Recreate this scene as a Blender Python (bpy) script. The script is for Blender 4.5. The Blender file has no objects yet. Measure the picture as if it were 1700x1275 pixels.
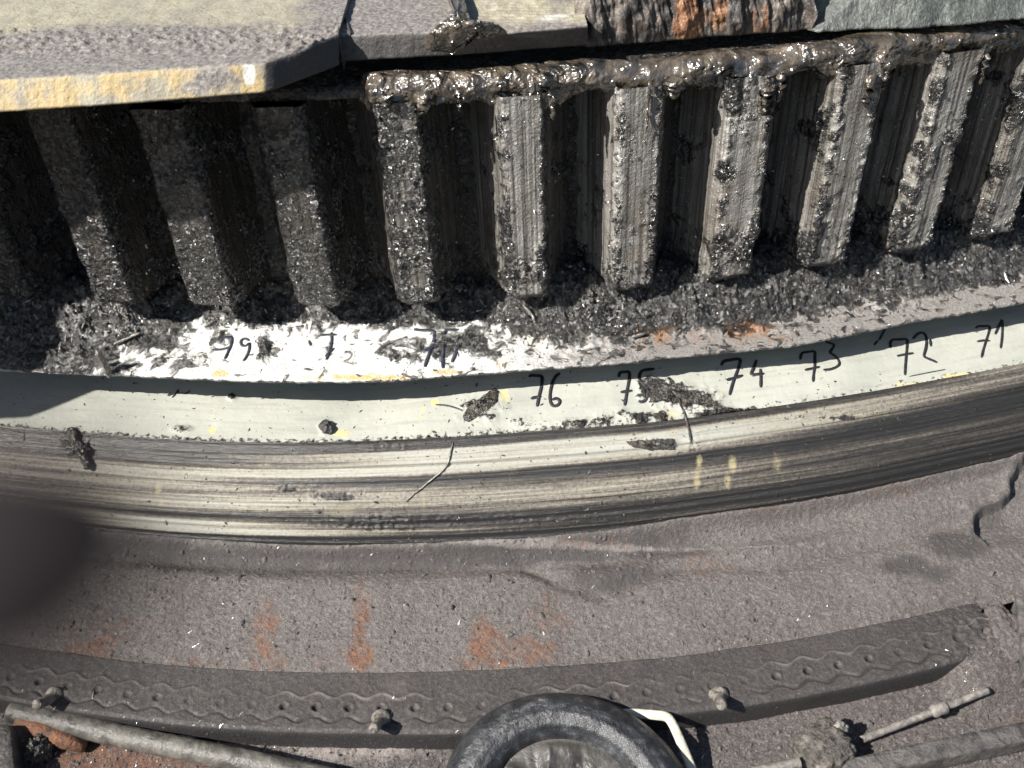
import bpy, math, random
import numpy as np
from mathutils import Vector, Matrix
from mathutils.bvhtree import BVHTree
R_ = math.radians
S = bpy.context.scene
COL = S.collection
rng = np.random.default_rng(7)
random.seed(7)

# ------------------------------------------------------------------ camera
W, H, F = 1700., 1275., 1600.          # photograph size and focal length in its pixels
def cam_setup(vp=(950., 2550.), dist=1.0):
    nd = np.array([vp[0]-W/2, -(vp[1]-H/2), -F]); nd /= np.linalg.norm(nd)
    up = -nd; fwd = np.array([0, 0, -1.])
    yc = fwd-up*fwd.dot(up); yc /= np.linalg.norm(yc)
    xc = np.cross(yc, up)
    R = np.array([xc, yc, up])
    return R, -(R@fwd)*dist
RC, CAM = cam_setup()
cd = bpy.data.cameras.new('camera'); cam = bpy.data.objects.new('camera', cd); COL.objects.link(cam)
m = Matrix([list(RC[0])+[CAM[0]], list(RC[1])+[CAM[1]], list(RC[2])+[CAM[2]], [0, 0, 0, 1]])
cam.matrix_world = m
cd.sensor_fit = 'HORIZONTAL'; cd.sensor_width = 36.; cd.lens = 36.*F/W
cd.clip_start = .005; cd.clip_end = 200
cd.dof.use_dof = True; cd.dof.focus_distance = 1.0
cd.dof.aperture_fstop = (cd.lens/1000.)/.0065     # 6 mm wide entrance pupil, as on a phone
S.camera = cam

# ------------------------------------------------------------------ light
SUN_E, SUN_PHI = 43., 26.
sh = np.array([-math.cos(R_(SUN_PHI))*math.cos(R_(SUN_E)), -math.sin(R_(SUN_PHI))*math.cos(R_(SUN_E)), math.sin(R_(SUN_E))])
w = bpy.data.worlds.new('World'); S.world = w; w.use_nodes = True
nt = w.node_tree; nt.nodes.clear()
sky = nt.nodes.new('ShaderNodeTexSky'); sky.sky_type = 'NISHITA'; sky.sun_disc = False
sky.sun_elevation = R_(SUN_E); sky.sun_rotation = math.atan2(sh[0], sh[1])
bg = nt.nodes.new('ShaderNodeBackground'); bg.inputs[1].default_value = .05
wo = nt.nodes.new('ShaderNodeOutputWorld')
nt.links.new(sky.outputs[0], bg.inputs[0]); nt.links.new(bg.outputs[0], wo.inputs[0])
sd = bpy.data.lights.new('sun', 'SUN'); sd.energy = 5.0; sd.angle = R_(.55); sd.color = (1, .955, .89)
sun = bpy.data.objects.new('sun', sd); COL.objects.link(sun)
sun.rotation_euler = Vector(sh).to_track_quat('Z', 'Y').to_euler()
S.view_settings.view_transform = 'Standard'; S.view_settings.look = 'None'
S.view_settings.exposure = .8; S.view_settings.gamma = 1

# ------------------------------------------------------------------ helpers: pixels, polar, noise
def ray(px, py):
    px = np.asarray(px, float); py = np.asarray(py, float)
    v = np.stack([px-W/2, -(py-H/2), -F*np.ones_like(px)], -1)
    return v@RC.T
def at(px, py, z):
    d = ray(px, py); t = (z-CAM[2])/d[..., 2]
    return CAM+d*t[..., None]
def proj(P):
    q = (np.asarray(P)-CAM)@RC
    return W/2+F*q[..., 0]/-q[..., 2], H/2-F*q[..., 1]/-q[..., 2]
O = np.array([-.045, 2.5])             # axis of the slewing ring
def polar(pts, z):
    p = np.array(pts, float); P = at(p[:, 0], p[:, 1], z)[:, :2]-O
    return np.arctan2(P[:, 0], -P[:, 1]), np.hypot(P[:, 0], P[:, 1])
def cyl(th, r, z):
    th, r, z = np.broadcast_arrays(th, r, z)
    return np.stack([O[0]+r*np.sin(th), O[1]-r*np.cos(th), z], -1)
def curve(pts, z, smooth=3, keep=.0):
    """radius of a traced edge as a function of the angle round the axis"""
    t, r = polar(pts, z); c = np.polyfit(t, r, smooth)
    lo, hi = t.min(), t.max()
    def f(th):
        b = np.polyval(c, np.clip(th, lo, hi))
        return b+keep*(np.interp(th, t, r)-b)
    return f
_perm = np.random.default_rng(11).permutation(4096).astype(np.int64)
_g = np.random.default_rng(5).normal(size=(4096, 3)); _g /= np.linalg.norm(_g, axis=1)[:, None]
def pnoise(P):
    s = P.shape[:-1]; P = P.reshape(-1, 3)
    i = np.floor(P).astype(np.int64); f = P-i; u = f*f*f*(f*(f*6-15)+10)
    out = np.zeros(len(P))
    for dx in (0, 1):
        for dy in (0, 1):
            for dz in (0, 1):
                h = _perm[(_perm[(_perm[(i[:, 0]+dx) & 4095]+i[:, 1]+dy) & 4095]+i[:, 2]+dz) & 4095]
                g = _g[h]
                d = g[:, 0]*(f[:, 0]-dx)+g[:, 1]*(f[:, 1]-dy)+g[:, 2]*(f[:, 2]-dz)
                wt = (u[:, 0] if dx else 1-u[:, 0])*(u[:, 1] if dy else 1-u[:, 1])*(u[:, 2] if dz else 1-u[:, 2])
                out += wt*d
    return (out*1.6).reshape(s)
def fbm(P, scale, oct=4, gain=.5, seed=0., ridged=False):
    a, s, o = 1., 0., 0.; sc = scale; P = P+np.array([seed*3.1, seed*1.7, seed*2.3])
    for k in range(oct):
        n = pnoise(P*sc)
        if ridged: n = 1-2*np.abs(n)
        o = o+a*n; s += a; a *= gain; sc *= 2.03
    return o/s
def sm(x, a, b):
    t = np.clip((x-a)/(b-a), 0, 1); return t*t*(3-2*t)
def blobs(px, py, lst, P=None, wob=.5, sc=25.):
    """soft patches at given places of the photograph; edges broken by noise"""
    o = np.zeros(px.shape)
    n = fbm(P, sc, 3)*wob if P is not None else 0
    for (x, y, rx, ry, a) in lst:
        d = np.sqrt(((px-x)/rx)**2+((py-y)/ry)**2)+n*1.4
        o = np.maximum(o, a*(1-sm(d, .15, 1.35)))
    return o

# ------------------------------------------------------------------ helpers: objects
def tag(o, label=None, cat=None, group=None, kind=None):
    if label: o['label'] = label
    if cat: o['category'] = cat
    if group: o['group'] = group
    if kind: o['kind'] = kind
    return o
def empty(name, loc=(0, 0, 0)):
    o = bpy.data.objects.new(name, None); COL.objects.link(o); o.location = loc; o.empty_display_size = .02
    return o
def mesh(name, V, Fc, mat, parent=None, smooth=True, uv=None, attrs=None):
    me = bpy.data.meshes.new(name)
    V = np.asarray(V, np.float32).reshape(-1, 3); Fc = np.asarray(Fc, np.int32)
    n = Fc.shape[1]
    me.vertices.add(len(V)); me.vertices.foreach_set('co', V.ravel())
    me.loops.add(Fc.size); me.loops.foreach_set('vertex_index', Fc.ravel())
    me.polygons.add(len(Fc)); me.polygons.foreach_set('loop_start', np.arange(0, Fc.size, n, dtype=np.int32))
    me.polygons.foreach_set('loop_total', np.full(len(Fc), n, np.int32))
    if smooth: me.polygons.foreach_set('use_smooth', np.ones(len(Fc), bool))
    me.update(calc_edges=True)
    if uv is not None:
        l = me.uv_layers.new(name='UVMap'); l.data.foreach_set('uv', np.asarray(uv, np.float32).reshape(-1, 2)[Fc.ravel()].ravel())
    for k, a in (attrs or {}).items():
        at_ = me.attributes.new(k, 'FLOAT_COLOR', 'POINT'); at_.data.foreach_set('color', np.asarray(a, np.float32).reshape(-1, 4).ravel())
    me.materials.append(mat)
    o = bpy.data.objects.new(name, me); COL.objects.link(o)
    if parent: o.parent = parent; o.matrix_parent_inverse = Matrix.Translation(-parent.location)
    return o
def gfaces(nu, nv, cu=False, off=0):
    iu = np.arange(nu if cu else nu-1); iv = np.arange(nv-1)
    a, b = np.meshgrid(iu, iv, indexing='ij'); a2 = (a+1) % nu
    return (np.stack([a*nv+b, a2*nv+b, a2*nv+b+1, a*nv+b+1], -1).reshape(-1, 4)+off)
def gnormal(P, flip=False):
    du = np.gradient(P, axis=0); dv = np.gradient(P, axis=1)
    n = np.cross(du, dv); n /= np.linalg.norm(n, axis=-1)[..., None]+1e-12
    return -n if flip else n
def grid(name, P, mat, parent=None, uv=None, attrs=None, smooth=True):
    return mesh(name, P, gfaces(*P.shape[:2]), mat, parent, smooth, uv, attrs)
def rgba(r=0, g=0, b=0, a=0, like=None):
    return np.stack([np.broadcast_to(x, like.shape) for x in (r, g, b, a)], -1)
def bvh(objs):
    V, Fc, n = [], [], 0
    for o in objs:
        me = o.data; v = np.zeros(len(me.vertices)*3, np.float32); me.vertices.foreach_get('co', v); v = v.reshape(-1, 3)
        me.calc_loop_triangles(); f = np.zeros(len(me.loop_triangles)*3, np.int32); me.loop_triangles.foreach_get('vertices', f)
        V.append(v); Fc.append(f.reshape(-1, 3)+n); n += len(v)
    return BVHTree.FromPolygons([tuple(x) for x in np.concatenate(V).tolist()], np.concatenate(Fc).tolist())
def hit(tree, px, py):
    d = Vector(ray(px, py)).normalized()
    return tree.ray_cast(Vector(CAM), d)[:2]
def tube(pts, rad, seg=10, taper=None, flat=1., up=None, caps=True, noise=0., nsc=60.):
    """tube verts/faces along 3D points; rad scalar or list"""
    P = np.array(pts, float); n = len(P); r = np.broadcast_to(np.asarray(rad, float), (n,))
    T = np.gradient(P, axis=0); T /= np.linalg.norm(T, axis=1)[:, None]+1e-12
    u0 = np.array(up if up is not None else (0, 0, 1.), float)
    V = []
    a = np.linspace(0, 2*np.pi, seg, endpoint=False)
    for i in range(n):
        s = np.cross(T[i], u0); s /= np.linalg.norm(s)+1e-9; q = np.cross(s, T[i])
        V.append(P[i]+r[i]*(np.cos(a)[:, None]*s+flat*np.sin(a)[:, None]*q))
    V = np.array(V).reshape(-1, 3)
    if noise:
        c = np.repeat(P, seg, 0); d = V-c; L = np.linalg.norm(d, axis=1)[:, None]+1e-9
        V = V+d/L*(fbm(V, nsc, 3)*noise)[:, None]
    Fc = []
    for i in range(n-1):
        for j in range(seg):
            k = (j+1) % seg; Fc.append((i*seg+j, i*seg+k, (i+1)*seg+k, (i+1)*seg+j))
    if caps:
        V = np.vstack([V, P[0], P[-1]]); a0, a1 = n*seg, n*seg+1
        for j in range(seg):
            k = (j+1) % seg; Fc.append((a0, k, j, a0)); Fc.append((a1, (n-1)*seg+j, (n-1)*seg+k, a1))
    return V, Fc
def polymesh(name, V, Fc, mat, parent=None, smooth=True):
    Fc = [tuple(dict.fromkeys(f)) for f in Fc]
    me = bpy.data.meshes.new(name); me.from_pydata([tuple(v) for v in np.asarray(V).tolist()], [], [f for f in Fc if len(f) > 2]); me.update()
    if smooth: me.polygons.foreach_set('use_smooth', np.ones(len(me.polygons), bool))
    me.materials.append(mat)
    o = bpy.data.objects.new(name, me); COL.objects.link(o)
    if parent: o.parent = parent; o.matrix_parent_inverse = Matrix.Translation(-parent.location)
    return o
def resample(pts, step):
    P = np.array(pts, float); L = np.r_[0, np.cumsum(np.linalg.norm(np.diff(P, axis=0), axis=1))]
    n = max(2, int(L[-1]/step)+1); t = np.linspace(0, L[-1], n)
    return np.stack([np.interp(t, L, P[:, k]) for k in range(P.shape[1])], -1)
def smooth_path(P, it=2):
    P = np.array(P, float)
    for _ in range(it):
        Q = P.copy(); Q[1:-1] = (P[:-2]+2*P[1:-1]+P[2:])/4; P = Q
    return P
def lump(name, c, rad, mat, parent=None, amp=.35, sc=None, seed=0, n=28, rot=0., ridged=False):
    """an irregular closed lump: radii (x,y,z)"""
    u = np.linspace(0, np.pi, n); v = np.linspace(0, 2*np.pi, 2*n, endpoint=False)
    U, Vv = np.meshgrid(u, v, indexing='ij')
    d = np.stack([np.sin(U)*np.cos(Vv), np.sin(U)*np.sin(Vv), np.cos(U)], -1)
    k = 1+amp*fbm(d, sc or 1.6, 4, .6, seed, bool(ridged))
    if ridged == 'box': d = d/(np.abs(d)**5).sum(-1)[..., None]**.2; k = 1+amp*fbm(d, sc, 5, .65, seed)
    P = d*k[..., None]*np.array(rad)
    c_, s_ = math.cos(rot), math.sin(rot)
    P = np.stack([P[..., 0]*c_-P[..., 1]*s_, P[..., 0]*s_+P[..., 1]*c_, P[..., 2]], -1)+np.array(c)
    f = gfaces(n, 2*n).reshape(-1, 4).tolist()
    f += [(i*2*n+2*n-1, (i+1)*2*n+2*n-1, (i+1)*2*n, i*2*n) for i in range(n-1)]
    return polymesh(name, P.reshape(-1, 3), f, mat, parent)

# ------------------------------------------------------------------ materials
class MT:
    def __init__(s, name):
        s.m = bpy.data.materials.new(name); s.m.use_nodes = True; s.t = s.m.node_tree; s.t.nodes.clear()
        s.out = s.t.nodes.new('ShaderNodeOutputMaterial'); s.b = s.t.nodes.new('ShaderNodeBsdfPrincipled')
        s.t.links.new(s.b.outputs[0], s.out.inputs[0])
        s.geo = s.t.nodes.new('ShaderNodeTexCoord'); s.obj = s.geo.outputs['Object']; s.uv = s.geo.outputs['UV']
    def put(s, sock, v):
        if isinstance(v, (int, float)): sock.default_value = v if sock.type != 'RGBA' else (v, v, v, 1)
        elif isinstance(v, tuple): sock.default_value = (*v, 1) if len(v) == 3 and sock.type == 'RGBA' else v
        else: s.t.links.new(v, sock)
    def set(s, **k):
        for a, v in k.items(): s.put(s.b.inputs[{'rough': 'Roughness', 'color': 'Base Color', 'metal': 'Metallic', 'normal': 'Normal', 'spec': 'Specular IOR Level', 'coat': 'Coat Weight', 'coatr': 'Coat Roughness', 'coatn': 'Coat Normal', 'sss': 'Subsurface Weight'}[a]], v)
    def vec(s, scale, src=None, rot=None):
        n = s.t.nodes.new('ShaderNodeMapping'); s.t.links.new(src or s.obj, n.inputs[0]); n.inputs['Scale'].default_value = scale
        if rot: n.inputs['Rotation'].default_value = rot
        return n.outputs[0]
    def noise(s, scale, det=3, rough=.55, dist=0., vec=None):
        n = s.t.nodes.new('ShaderNodeTexNoise'); s.t.links.new(vec or s.obj, n.inputs['Vector'])
        n.inputs['Scale'].default_value = scale; n.inputs['Detail'].default_value = det; n.inputs['Roughness'].default_value = rough; n.inputs['Distortion'].default_value = dist
        return n.outputs[0]
    def vor(s, scale, vec=None, out=0, feat='F1'):
        n = s.t.nodes.new('ShaderNodeTexVoronoi'); n.feature = feat; s.t.links.new(vec or s.obj, n.inputs['Vector']); n.inputs['Scale'].default_value = scale
        return n.outputs[out]
    def ramp(s, f, *st):
        n = s.t.nodes.new('ShaderNodeValToRGB'); s.t.links.new(f, n.inputs[0]); e = n.color_ramp.elements
        while len(e) < len(st): e.new(.5)
        for x, (p, c) in zip(e, st): x.position = p; x.color = (c, c, c, 1) if isinstance(c, (int, float)) else (*c, 1)
        return n.outputs[0]
    def mix(s, f, a, b, mode='MIX'):
        n = s.t.nodes.new('ShaderNodeMix'); n.data_type = 'RGBA'; n.blend_type = mode
        s.put(n.inputs[0], f); s.put(n.inputs[6], a); s.put(n.inputs[7], b); return n.outputs[2]
    def math(s, op, a, b=0., clamp=False):
        n = s.t.nodes.new('ShaderNodeMath'); n.operation = op; n.use_clamp = clamp; s.put(n.inputs[0], a); s.put(n.inputs[1], b); return n.outputs[0]
    def attr(s, name):
        n = s.t.nodes.new('ShaderNodeAttribute'); n.attribute_name = name
        q = s.t.nodes.new('ShaderNodeSeparateColor'); s.t.links.new(n.outputs[0], q.inputs[0])
        return q.outputs[0], q.outputs[1], q.outputs[2], n.outputs['Alpha']
    def bump(s, h, dist, strength=1., normal=None):
        n = s.t.nodes.new('ShaderNodeBump'); s.put(n.inputs['Height'], h); n.inputs['Distance'].default_value = dist; n.inputs['Strength'].default_value = strength
        if normal: s.t.links.new(normal, n.inputs['Normal'])
        return n.outputs[0]
    def facet(s, scale, amt, base=None, vec=None):
        """crumbly surface of many small shiny faces, each tilted its own way"""
        c = s.vor(scale, vec=vec, out=1)
        def vm(op, a, b):
            n = s.t.nodes.new('ShaderNodeVectorMath'); n.operation = op
            for k_, x in enumerate((a, b)):
                if x is None: continue
                if isinstance(x, tuple): n.inputs[k_].default_value = x
                elif isinstance(x, (int, float)): n.inputs['Scale'].default_value = x
                else: s.t.links.new(x, n.inputs[k_])
            return n.outputs[0]
        d = vm('SUBTRACT', c, (.5, .5, .5)); n = s.t.nodes.new('ShaderNodeVectorMath'); n.operation = 'SCALE'; s.t.links.new(d, n.inputs[0]); n.inputs['Scale'].default_value = amt
        if base is None: base = s.t.nodes.new('ShaderNodeNewGeometry').outputs['Normal']
        return vm('NORMALIZE', vm('ADD', base, n.outputs[0]), None)
    def thr(s, f, lo, hi): return s.ramp(f, (lo, 0.), (hi, 1.))

def grease_layer(t, wet=1.):
    """colour, roughness, bump height of black gritty grease"""
    c = t.ramp(t.noise(60, 4, .6), (.35, (.005, .005, .005)), (.55, (.013, .012, .011)), (.72, (.045, .038, .03)))
    r = t.ramp(t.noise(220, 3), (.35, .16), (.7, .5))
    return c, r
# --- gear teeth: oily steel
def mat_tooth():
    t = MT('oily_tooth_steel'); g, flank_dirt_shade, dirt, al = t.attr('m')  # dirt here carries the plate's shadow on the left teeth, put into the colour
    lines = t.noise(1., 3, .6, vec=t.vec((260, 3, 1), t.uv))
    fine = t.noise(420, 3, .6)
    steel = t.mix(t.ramp(lines, (.35, 0.), (.65, 1.)), (.10, .092, .08), (.56, .54, .50))
    steel = t.mix(t.ramp(t.noise(25, 4), (.5, 0.), (.75, .7)), steel, (.12, .09, .06))
    steel = t.mix(t.math('MULTIPLY', flank_dirt_shade, .72), steel, (.05, .043, .035)); steel = t.mix(t.math('MULTIPLY', dirt, .8), steel, (.035, .029, .023))
    gc, gr = grease_layer(t)
    k = t.math('ADD', g, t.math('MULTIPLY', t.math('SUBTRACT', t.noise(90, 4, .65), .5), 1.6), clamp=True)
    k = t.thr(k, .38, .6)
    t.set(color=t.mix(k, steel, gc), rough=t.mix(k, t.ramp(lines, (.3, .5), (.7, .30)), gr), metal=t.math('MULTIPLY', t.math('SUBTRACT', 1., k), .35))
    b1 = t.bump(lines, .0012, .8)
    b2 = t.bump(fine, .0014, 1., b1)
    b3 = t.bump(t.math('MULTIPLY', t.noise(150, 4, .65, .6), t.math('ADD', k, .12)), .008, .9, b2)
    t.b.inputs['Coat IOR'].default_value = 1.95
    t.set(normal=b3, spec=.5, coat=t.math('ADD', t.math('MULTIPLY', k, t.math('SUBTRACT', .95, t.math('MULTIPLY', dirt, .35))), .04), coatr=.23, coatn=t.facet(340, 2.6, b3))
    return t.m
def mat_grease(name='grease', tone=1., gloss=.2, tan=(.075, .062, .046), wet=False):
    t = MT(name)
    c = t.ramp(t.noise(45, 4, .6, .4), (.3, tuple(.014*tone for _ in range(3))), (.5, tuple(x*.6*tone for x in tan)), (.75, tuple(x*1.5*tone for x in tan)))
    t.set(color=c, rough=t.ramp(t.noise(160, 3), (.3, gloss*.9), (.7, gloss*2.)), spec=.8)
    if wet:
        b = t.bump(t.math('MULTIPLY', t.noise(62, 3, .5, .5), t.ramp(t.noise(16, 2), (.38, .12), (.62, 1.))), .016, 1.); b = t.bump(t.noise(200, 2, .5), .0022, .8, b)
        t.set(normal=b, coat=1., coatr=.16, coatn=t.facet(170, .75, b)); t.b.inputs['Coat IOR'].default_value = 1.9
    else:
        b = t.bump(t.noise(110, 4, .6, 1.), .009, 1.); b = t.bump(t.noise(420, 3, .6), .003, 1., b)
        t.set(normal=b, coat=1., coatr=.26, coatn=t.facet(300, 1.7, b)); t.b.inputs['Coat IOR'].default_value = 1.65
    return t.m
def mat_ledge():
    t = MT('flange_paint_with_grease'); g, rust, yel, grime = t.attr('m')
    n1 = t.noise(130, 5, .7, .5); n2 = t.noise(420, 4, .7)
    paint = t.mix(t.ramp(n1, (.4, 0.), (.7, 1.)), (.84, .83, .78), (.66, .66, .64))
    paint = t.mix(t.math('MULTIPLY', t.thr(t.math('ADD', yel, t.math('MULTIPLY', t.math('SUBTRACT', t.noise(110, 5, .75), .5), 2.)), .4, 1.), .8), paint, (.72, .47, .11))
    film = t.mix(t.ramp(n2, (.4, 0.), (.62, 1.)), (.20, .185, .17), (.37, .35, .33))
    paint = t.mix(t.thr(t.math('ADD', grime, t.math('MULTIPLY', t.math('SUBTRACT', t.noise(70, 5, .7), .5), .9)), .3, .62), paint, film)
    rc = t.ramp(t.noise(160, 4, .7), (.35, (.20, .08, .035)), (.6, (.42, .22, .09)), (.75, (.55, .38, .2)))
    paint = t.mix(t.thr(t.math('ADD', rust, t.math('MULTIPLY', t.math('SUBTRACT', t.noise(120, 5, .75), .5), 2.4)), .52, 1.1), paint, rc)
    gc, gr = grease_layer(t)
    k = t.math('POWER', t.thr(t.math('ADD', g, t.math('MULTIPLY', t.math('SUBTRACT', t.noise(62, 6, .66, .9), .5), 1.7)), .36, .66), 1.3)
    col = t.mix(k, paint, gc)
    t.set(color=col, rough=t.mix(k, t.ramp(n1, (.4, .38), (.7, .6)), gr), spec=.6, coat=t.math('MULTIPLY', k, 1.), coatr=.32)
    b = t.bump(t.math('MULTIPLY', t.noise(55, 3, .5, .8), k), .005, 1.); b = t.bump(t.math('MULTIPLY', n1, t.math('ADD', k, .3)), .006, 1., b); b = t.bump(n2, .002, 1., b)
    t.set(normal=b, coatn=t.facet(220, 1.7, b)); t.b.inputs['Coat IOR'].default_value = 1.9; return t.m
def mat_band():
    t = MT('pale_paint_with_smears'); g, dirt, yel, al = t.attr('m')
    st = t.noise(1., 5, .7, .2, vec=t.vec((9, 190, 1), t.uv))
    sp = t.noise(520, 3, .7)
    base = t.mix(t.ramp(t.noise(14, 3), (.35, 0.), (.7, 1.)), (.46, .462, .405), (.37, .38, .335))
    base = t.mix(t.ramp(st, (.50, 0.), (.72, .7)), base, (.30, .30, .265))
    base = t.mix(t.math('MULTIPLY', t.thr(t.math('ADD', yel, t.math('SUBTRACT', t.noise(80, 4, .7), .5)), .4, .6), .7), base, (.66, .52, .20))
    base = t.mix(t.thr(t.math('ADD', dirt, t.math('MULTIPLY', t.math('SUBTRACT', sp, .5), 1.3)), .5, .66), base, (.13, .12, .11))
    base = t.mix(t.thr(t.noise(170, 6, .85), .66, .70), base, (.07, .065, .06))
    gc, gr = grease_layer(t)
    k = t.thr(t.math('ADD', g, t.math('MULTIPLY', t.math('SUBTRACT', t.noise(180, 5, .75), .5), 1.5)), .45, .58)
    t.set(color=t.mix(k, base, gc), rough=t.mix(k, .5, gr), spec=.5)
    b = t.bump(t.noise(60, 3), .0012, .5); b = t.bump(st, .0008, .6, b); b = t.bump(t.math('MULTIPLY', t.noise(200, 4), t.math('ADD', k, .12)), .0035, 1., b)
    t.set(normal=b); return t.m
def mat_smear():
    t = MT('grease_streaked_paint'); g, dirt, yel, al = t.attr('m')
    w_ = t.noise(2.2, 2, .5, vec=t.vec((1, 1, 1), t.uv))
    s1 = t.noise(1., 7, .72, .0, vec=t.vec((1.6, 85, 1), t.uv)); s2 = t.noise(1., 5, .75, 0., vec=t.vec((5, 420, 1), t.uv))
    s = t.math('ADD', t.math('MULTIPLY', s1, .72), t.math('MULTIPLY', s2, .28))
    k = t.math('ADD', t.math('MULTIPLY', t.math('SUBTRACT', s, .5), 1.5), g)
    sp = t.noise(300, 4, .75)
    k = t.math('ADD', k, t.math('MULTIPLY', t.math('SUBTRACT', sp, .5), .5))
    col = t.ramp(k, (.18, (.41, .41, .36)), (.38, (.31, .285, .23)), (.50, (.165, .147, .12)), (.62, (.07, .062, .054)), (.8, (.024, .023, .022)))
    col = t.mix(t.math('MULTIPLY', t.thr(t.math('ADD', yel, t.math('MULTIPLY', t.math('SUBTRACT', sp, .5), 1.8)), .35, 1.2), .7), col, (.52, .45, .25))
    col = t.mix(t.thr(t.math('ADD', dirt, t.math('MULTIPLY', t.math('SUBTRACT', sp, .5), 1.2)), .5, .66), col, (.03, .028, .026))
    t.set(color=col, rough=t.ramp(k, (.4, .5), (.6, .3)), spec=.6)
    b = t.bump(s1, .0022, .8); b = t.bump(s2, .0009, .9, b); b = t.bump(sp, .001, .6, b)
    t.set(normal=b); return t.m
def mat_grit(name, base=(.15, .125, .118), dark=(.055, .05, .052), lite=(.30, .26, .24), rustc=True, bumpd=.003):
    t = MT(name); g, rust, pale, al = t.attr('m')
    n0 = t.noise(9, 4, .6); n1 = t.noise(240, 5, .75); n2 = t.noise(700, 3, .7)
    col = t.mix(t.ramp(n0, (.35, 0.), (.65, 1.)), base, tuple(x*.72 for x in base))
    col = t.mix(t.math('MULTIPLY', t.ramp(n1, (.45, 0.), (.68, 1.)), .75), col, lite)
    col = t.mix(t.ramp(n2, (.48, 0.), (.62, .8)), col, dark)
    col = t.mix(t.math('MULTIPLY', t.thr(t.math('ADD', g, t.math('SUBTRACT', t.noise(22, 4, .65), .5)), .3, .75), .85), col, dark)
    col = t.mix(t.thr(t.math('ADD', pale, t.math('SUBTRACT', t.noise(40, 4, .65), .5)), .35, .8), col, lite)
    if rustc:
        rc = t.ramp(t.noise(180, 4, .7), (.35, (.10, .045, .028)), (.6, (.26, .11, .05)), (.78, (.42, .23, .12)))
        col = t.mix(t.math('MULTIPLY', t.thr(t.math('ADD', rust, t.math('MULTIPLY', t.math('SUBTRACT', t.noise(70, 6, .8), .5), 2.6)), .35, 1.25), .75), col, rc)
    t.set(color=col, rough=t.ramp(n1, (.4, .75), (.68, .42)), spec=.5)
    b = t.bump(n1, bumpd, .9); b = t.bump(n2, bumpd*.4, .9, b)
    gl = t.thr(t.vor(650, out=1), .80, .86); t.set(normal=b, coat=t.math('MULTIPLY', gl, .5), coatr=.3, coatn=t.facet(650, 1.6, b)); return t.m
def mat_simple(name, c0, c1, scale=60, rough=(.5, .7), bd=.001, metal=0., det=4, spec=.5, stretch=None, c2=None, bs=None):
    t = MT(name); v = t.vec(stretch) if stretch else None
    n = t.noise(scale, det, .65, .2, vec=v)
    st = [(.35, c0), (.65, c1)] + ([(.78, c2)] if c2 else [])
    t.set(color=t.ramp(n, *st), rough=t.ramp(n, (.35, rough[0]), (.65, rough[1])), metal=metal, spec=spec)
    t.set(normal=t.bump(t.noise(bs or scale*4, 4, .7), bd, .9, t.bump(n, bd*1.5, .7))); return t.m
M = dict(tooth=mat_tooth(), grease=mat_grease(), ledge=mat_ledge(), band=mat_band(), smear=mat_smear(),
         deck=mat_grit('gritty_deck', (.168, .150, .141), (.068, .062, .060), (.31, .278, .262)), floor=mat_grit('gritty_floor', (.16, .137, .13), lite=(.38, .34, .32), bumpd=.005),
         rubber=mat_grit('dusty_rubber', (.062, .055, .053), (.028, .026, .027), (.13, .115, .108), bumpd=.0012),
         ink=mat_simple('marker_ink', (.008, .009, .014), (.03, .03, .035), 420, (.35, .5), .0006, c2=(.22, .22, .2)),
         inkfaded=mat_simple('faded_marker_ink', (.014, .016, .026), (.05, .055, .075), 300, (.35, .5), .0004),
         shav=mat_simple('metal_shaving', (.16, .15, .14), (.42, .40, .37), 200, (.2, .4), .001, metal=.7),
         flake=mat_simple('bright_flake', (.35, .34, .33), (.75, .73, .70), 150, (.2, .35), .0005, metal=.9),
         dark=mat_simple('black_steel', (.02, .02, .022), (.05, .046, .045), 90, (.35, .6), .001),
         root=mat_grease('root_grease', .4, .3), bead=mat_grease('brown_grease', 1., .22, (.135, .108, .078), True))

# ------------------------------------------------------------------ traced edges of the rings
TH0, TH1 = -.33, .34
E1p = [(0,612),(106,617),(212,621),(318,626),(424,631),(529,632),(656,630),(762,621),(868,612),(974,605),(1079,596),(1100,592),(1200,583),(1312,573),(1418,552),(1523,530),(1700,500)]
rE1 = curve(E1p, 0., 1, .9)
C2p = [(0,705),(150,715),(300,735),(500,740),(750,725),(900,712),(1100,700),(1200,684),(1400,655),(1550,630),(1700,606)]
zC2 = -.055; rC2 = curve(C2p, zC2, 2, .4)
C3p = [(0,862),(200,886),(400,902),(600,906),(750,905),(900,897),(1050,880),(1200,857),(1400,828),(1600,785),(1700,768)]
zC3 = -.145; rC3 = curve(C3p, zC3, 2, .4)
C4p = [(0,1070),(106,1083),(212,1100),(318,1109),(424,1116),(600,1118),(762,1113),(903,1107),(1150,1090),(1206,1079),(1312,1065),(1418,1044),(1523,1023),(1700,980)]
zC4 = -.175; rC4 = curve(C4p, zC4, 2, .5)
C5p = [(0,1162),(106,1181),(212,1195),(318,1208),(424,1215),(600,1220),(740,1224),(1100,1187),(1241,1174),(1347,1157),(1453,1136),(1559,1111),(1612,1092)]
zC5 = -.178; rC5 = curve(C5p, zC5, 2, .4)
zF = -.20
R_TIP, R_ROOT, Z_T0, Z_T1 = 2.42, 2.355, .045, .276

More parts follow.
